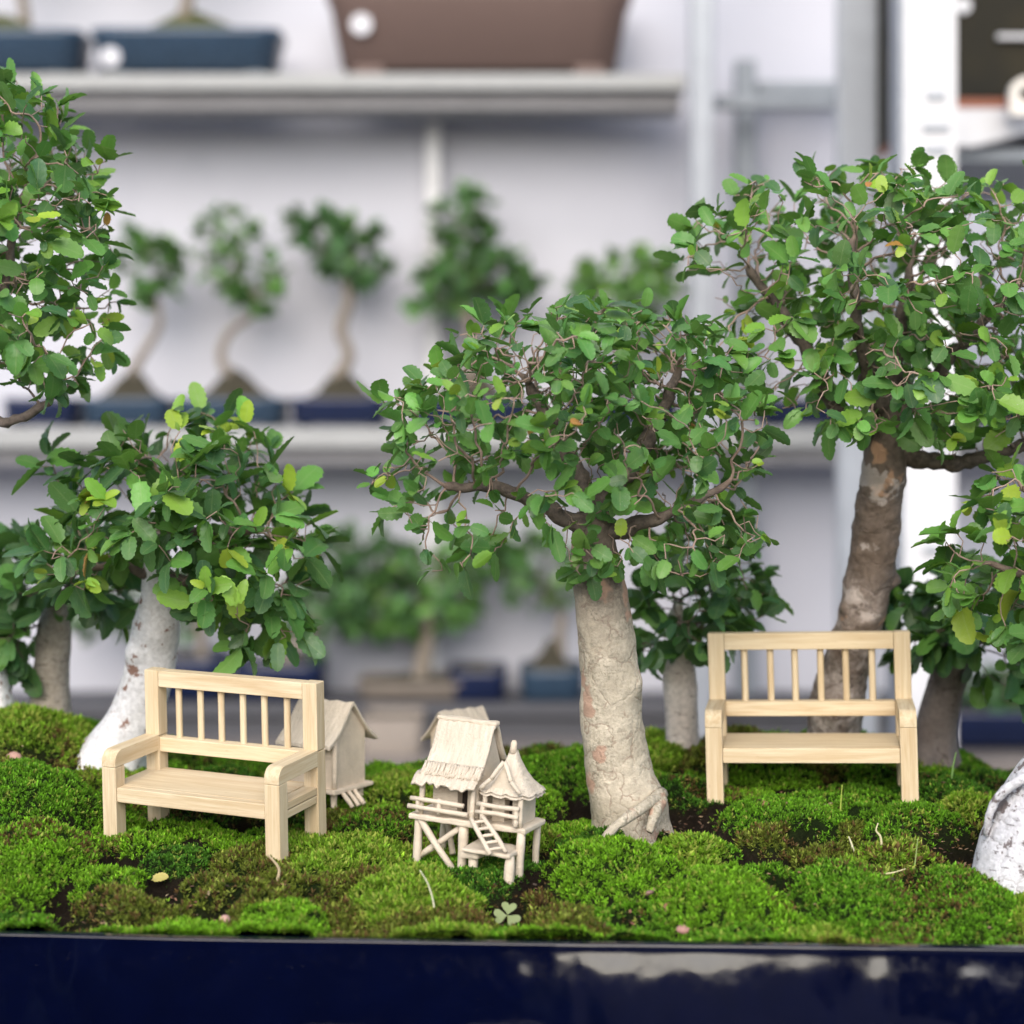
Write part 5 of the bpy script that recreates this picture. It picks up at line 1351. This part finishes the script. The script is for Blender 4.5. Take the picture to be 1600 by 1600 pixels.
sprig("dry_stalk", [(1378, 1322), (1376, 1300), (1369, 1290), (1372, 1278)], 64.6, .05, (.55, .50, .30), "hooked straw coloured stalk sticking out of the moss at right", "dry stalk")
sprig("dry_stalk", [(1336, 1325), (1330, 1306), (1326, 1296)], 65, .05, (.58, .55, .36), "pale short stalk leaning left beside the brown moss patch", "dry stalk")
sprig("dry_stalk", [(432, 1408), (436, 1385), (424, 1368), (418, 1362)], 62.2, .06, (.42, .33, .20), "bent straw coloured stalk below the angled bench's front leg", "dry stalk")
sprig("dry_stalk", [(680, 1455), (676, 1430), (668, 1405), (656, 1385)], 60.2, .035, (.62, .60, .42), "long pale thread like stalk in front of the clay stilt house", "dry stalk")
sprig("dry_stalk", [(388, 1448), (412, 1455), (436, 1450)], 59.6, .04, (.52, .45, .26), "straw lying flat at the rim below the angled bench", "dry stalk")
sprig("dry_stalk", [(1490, 1448), (1512, 1440), (1532, 1462)], 59.0, .04, (.55, .55, .22), "arched straw at the tray rim on the right", "dry stalk")
sprig("dry_stalk", [(1372, 1375), (1395, 1372), (1415, 1366)], 62.6, .035, (.55, .5, .28), "straw lying across the yellow moss in the right half", "dry stalk")

def surface_root(name, pts, label, mat):
    Kp = np.array([np.append(at(px, py, dd), r / FPX * dd) for px, py, dd, r in pts]); q = spline(Kp, 22); rng = np.random.default_rng(5)
    base = q[0, :3]; m = MB(); m.tube(q[:, :3] - base + rng.normal(0, .012, (22, 3)), q[:, 3] * rng.uniform(.88, 1.12, 22), 9)
    o = m.build(name, mat, None, smooth=True); o.location = wpt(base); return o
def attach(o, label_part, seedname):
    """roots belong to the tree whose foot they leave"""
    for t in COL.objects:
        if t.type == 'EMPTY' and t.get("label", "").startswith(seedname):
            o.location = o.location - t.location; o.parent = t; return
attach(surface_root("root", [(1034, 1240, 68.2, 11), (1012, 1256, 67.0, 9), (980, 1278, 66.3, 8), (950, 1303, 65.8, 7), (936, 1330, 65.5, 5)], "", BK_PALE), "", "spreading small elm")
attach(surface_root("root", [(1034, 1250, 67.8, 10), (1024, 1270, 67.0, 9), (1014, 1300, 66.6, 6)], "", BK_PALE), "", "spreading small elm")
attach(surface_root("root", [(1660, 1226, 62.9, 9), (1614, 1214, 62.4, 8), (1588, 1222, 62.5, 7.5), (1567, 1238, 62.7, 7), (1553, 1256, 62.9, 6.5), (1545, 1278, 63.0, 6), (1541, 1305, 63.2, 5)], "", BK_BIRCH), "", "elm at the right edge")

def clover(px, d, h, s, c, label):
    g = on_ground(px, d); o = empty("clover", g, (0, 0, 0), label, "clover"); lm = MAT["leaf"]
    m = MB(); m.tube(np.array([(0, 0, -.2), (.02, -.02, h * .5), (0, -.05, h)]), [.025, .02, .02], 6); m.build("stem", m_plain("clover stem", (.2, .25, .06), .6), o)
    for a0 in (80, 190, 315):
        # heart shaped leaflet lying in a plane tipped towards the light
        a0 = math.radians(a0); k = 18; out = []
        for i in range(k):
            t = 2 * math.pi * i / k; x = .62 * math.sin(t) ** 3; y = (13 * math.cos(t) - 5 * math.cos(2 * t) - 2 * math.cos(3 * t) - math.cos(4 * t)) / 17 * .62 + .62
            out.append((x, y))
        R = Matrix.Rotation(a0 - math.pi / 2, 2)
        V = []
        for x, y in [(0, .55)] + out:
            q = R @ Vector((x * s, y * s)); V.append((q.x, q.y * .55 - .05, h + q.y * .80 + .04 * abs(x)))
        me = mesh_np("leaflet", np.array(V), [np.array([(0, 1 + i, 1 + (i + 1) % k) for i in range(k)])], col=np.tile(c, (k + 1, 1)), uv=np.tile([.3, .2], (k + 1, 1)))
        link("leaflet", me, o, MAT["leaf"])
clover(793, 61.3, .55, .42, (.24, .30, .11), "little pale clover with three heart shaped leaflets in the dark crevice before the stilt house")
def seedling(px, d, label):
    g = on_ground(px, d); o = empty("seedling", g, (0, 0, 0), label, "seedling")
    m = MB(); m.tube(np.array([(0, 0, -.1), (0, -.02, .2)]), .02, 6); m.build("stem", m_plain("seedling stem", (.2, .3, .06), .6), o)
    for sx in (-1, 1):
        rng = np.random.default_rng(3); one = np.array([1.])
        me = leaves_mesh("leaflet", np.array([[0, 0, .18]]), np.array([[sx, -.1, .15]]), np.array([[0, -.5, .9]]), one * .34, one * .85, one * .1, one * .1, np.array([[.16, .34, .08]]), rng); link("leaflet", me, o, MAT["leaf"])
seedling(725, 59.1, "tiny seedling with two round green leaves against the tray rim")
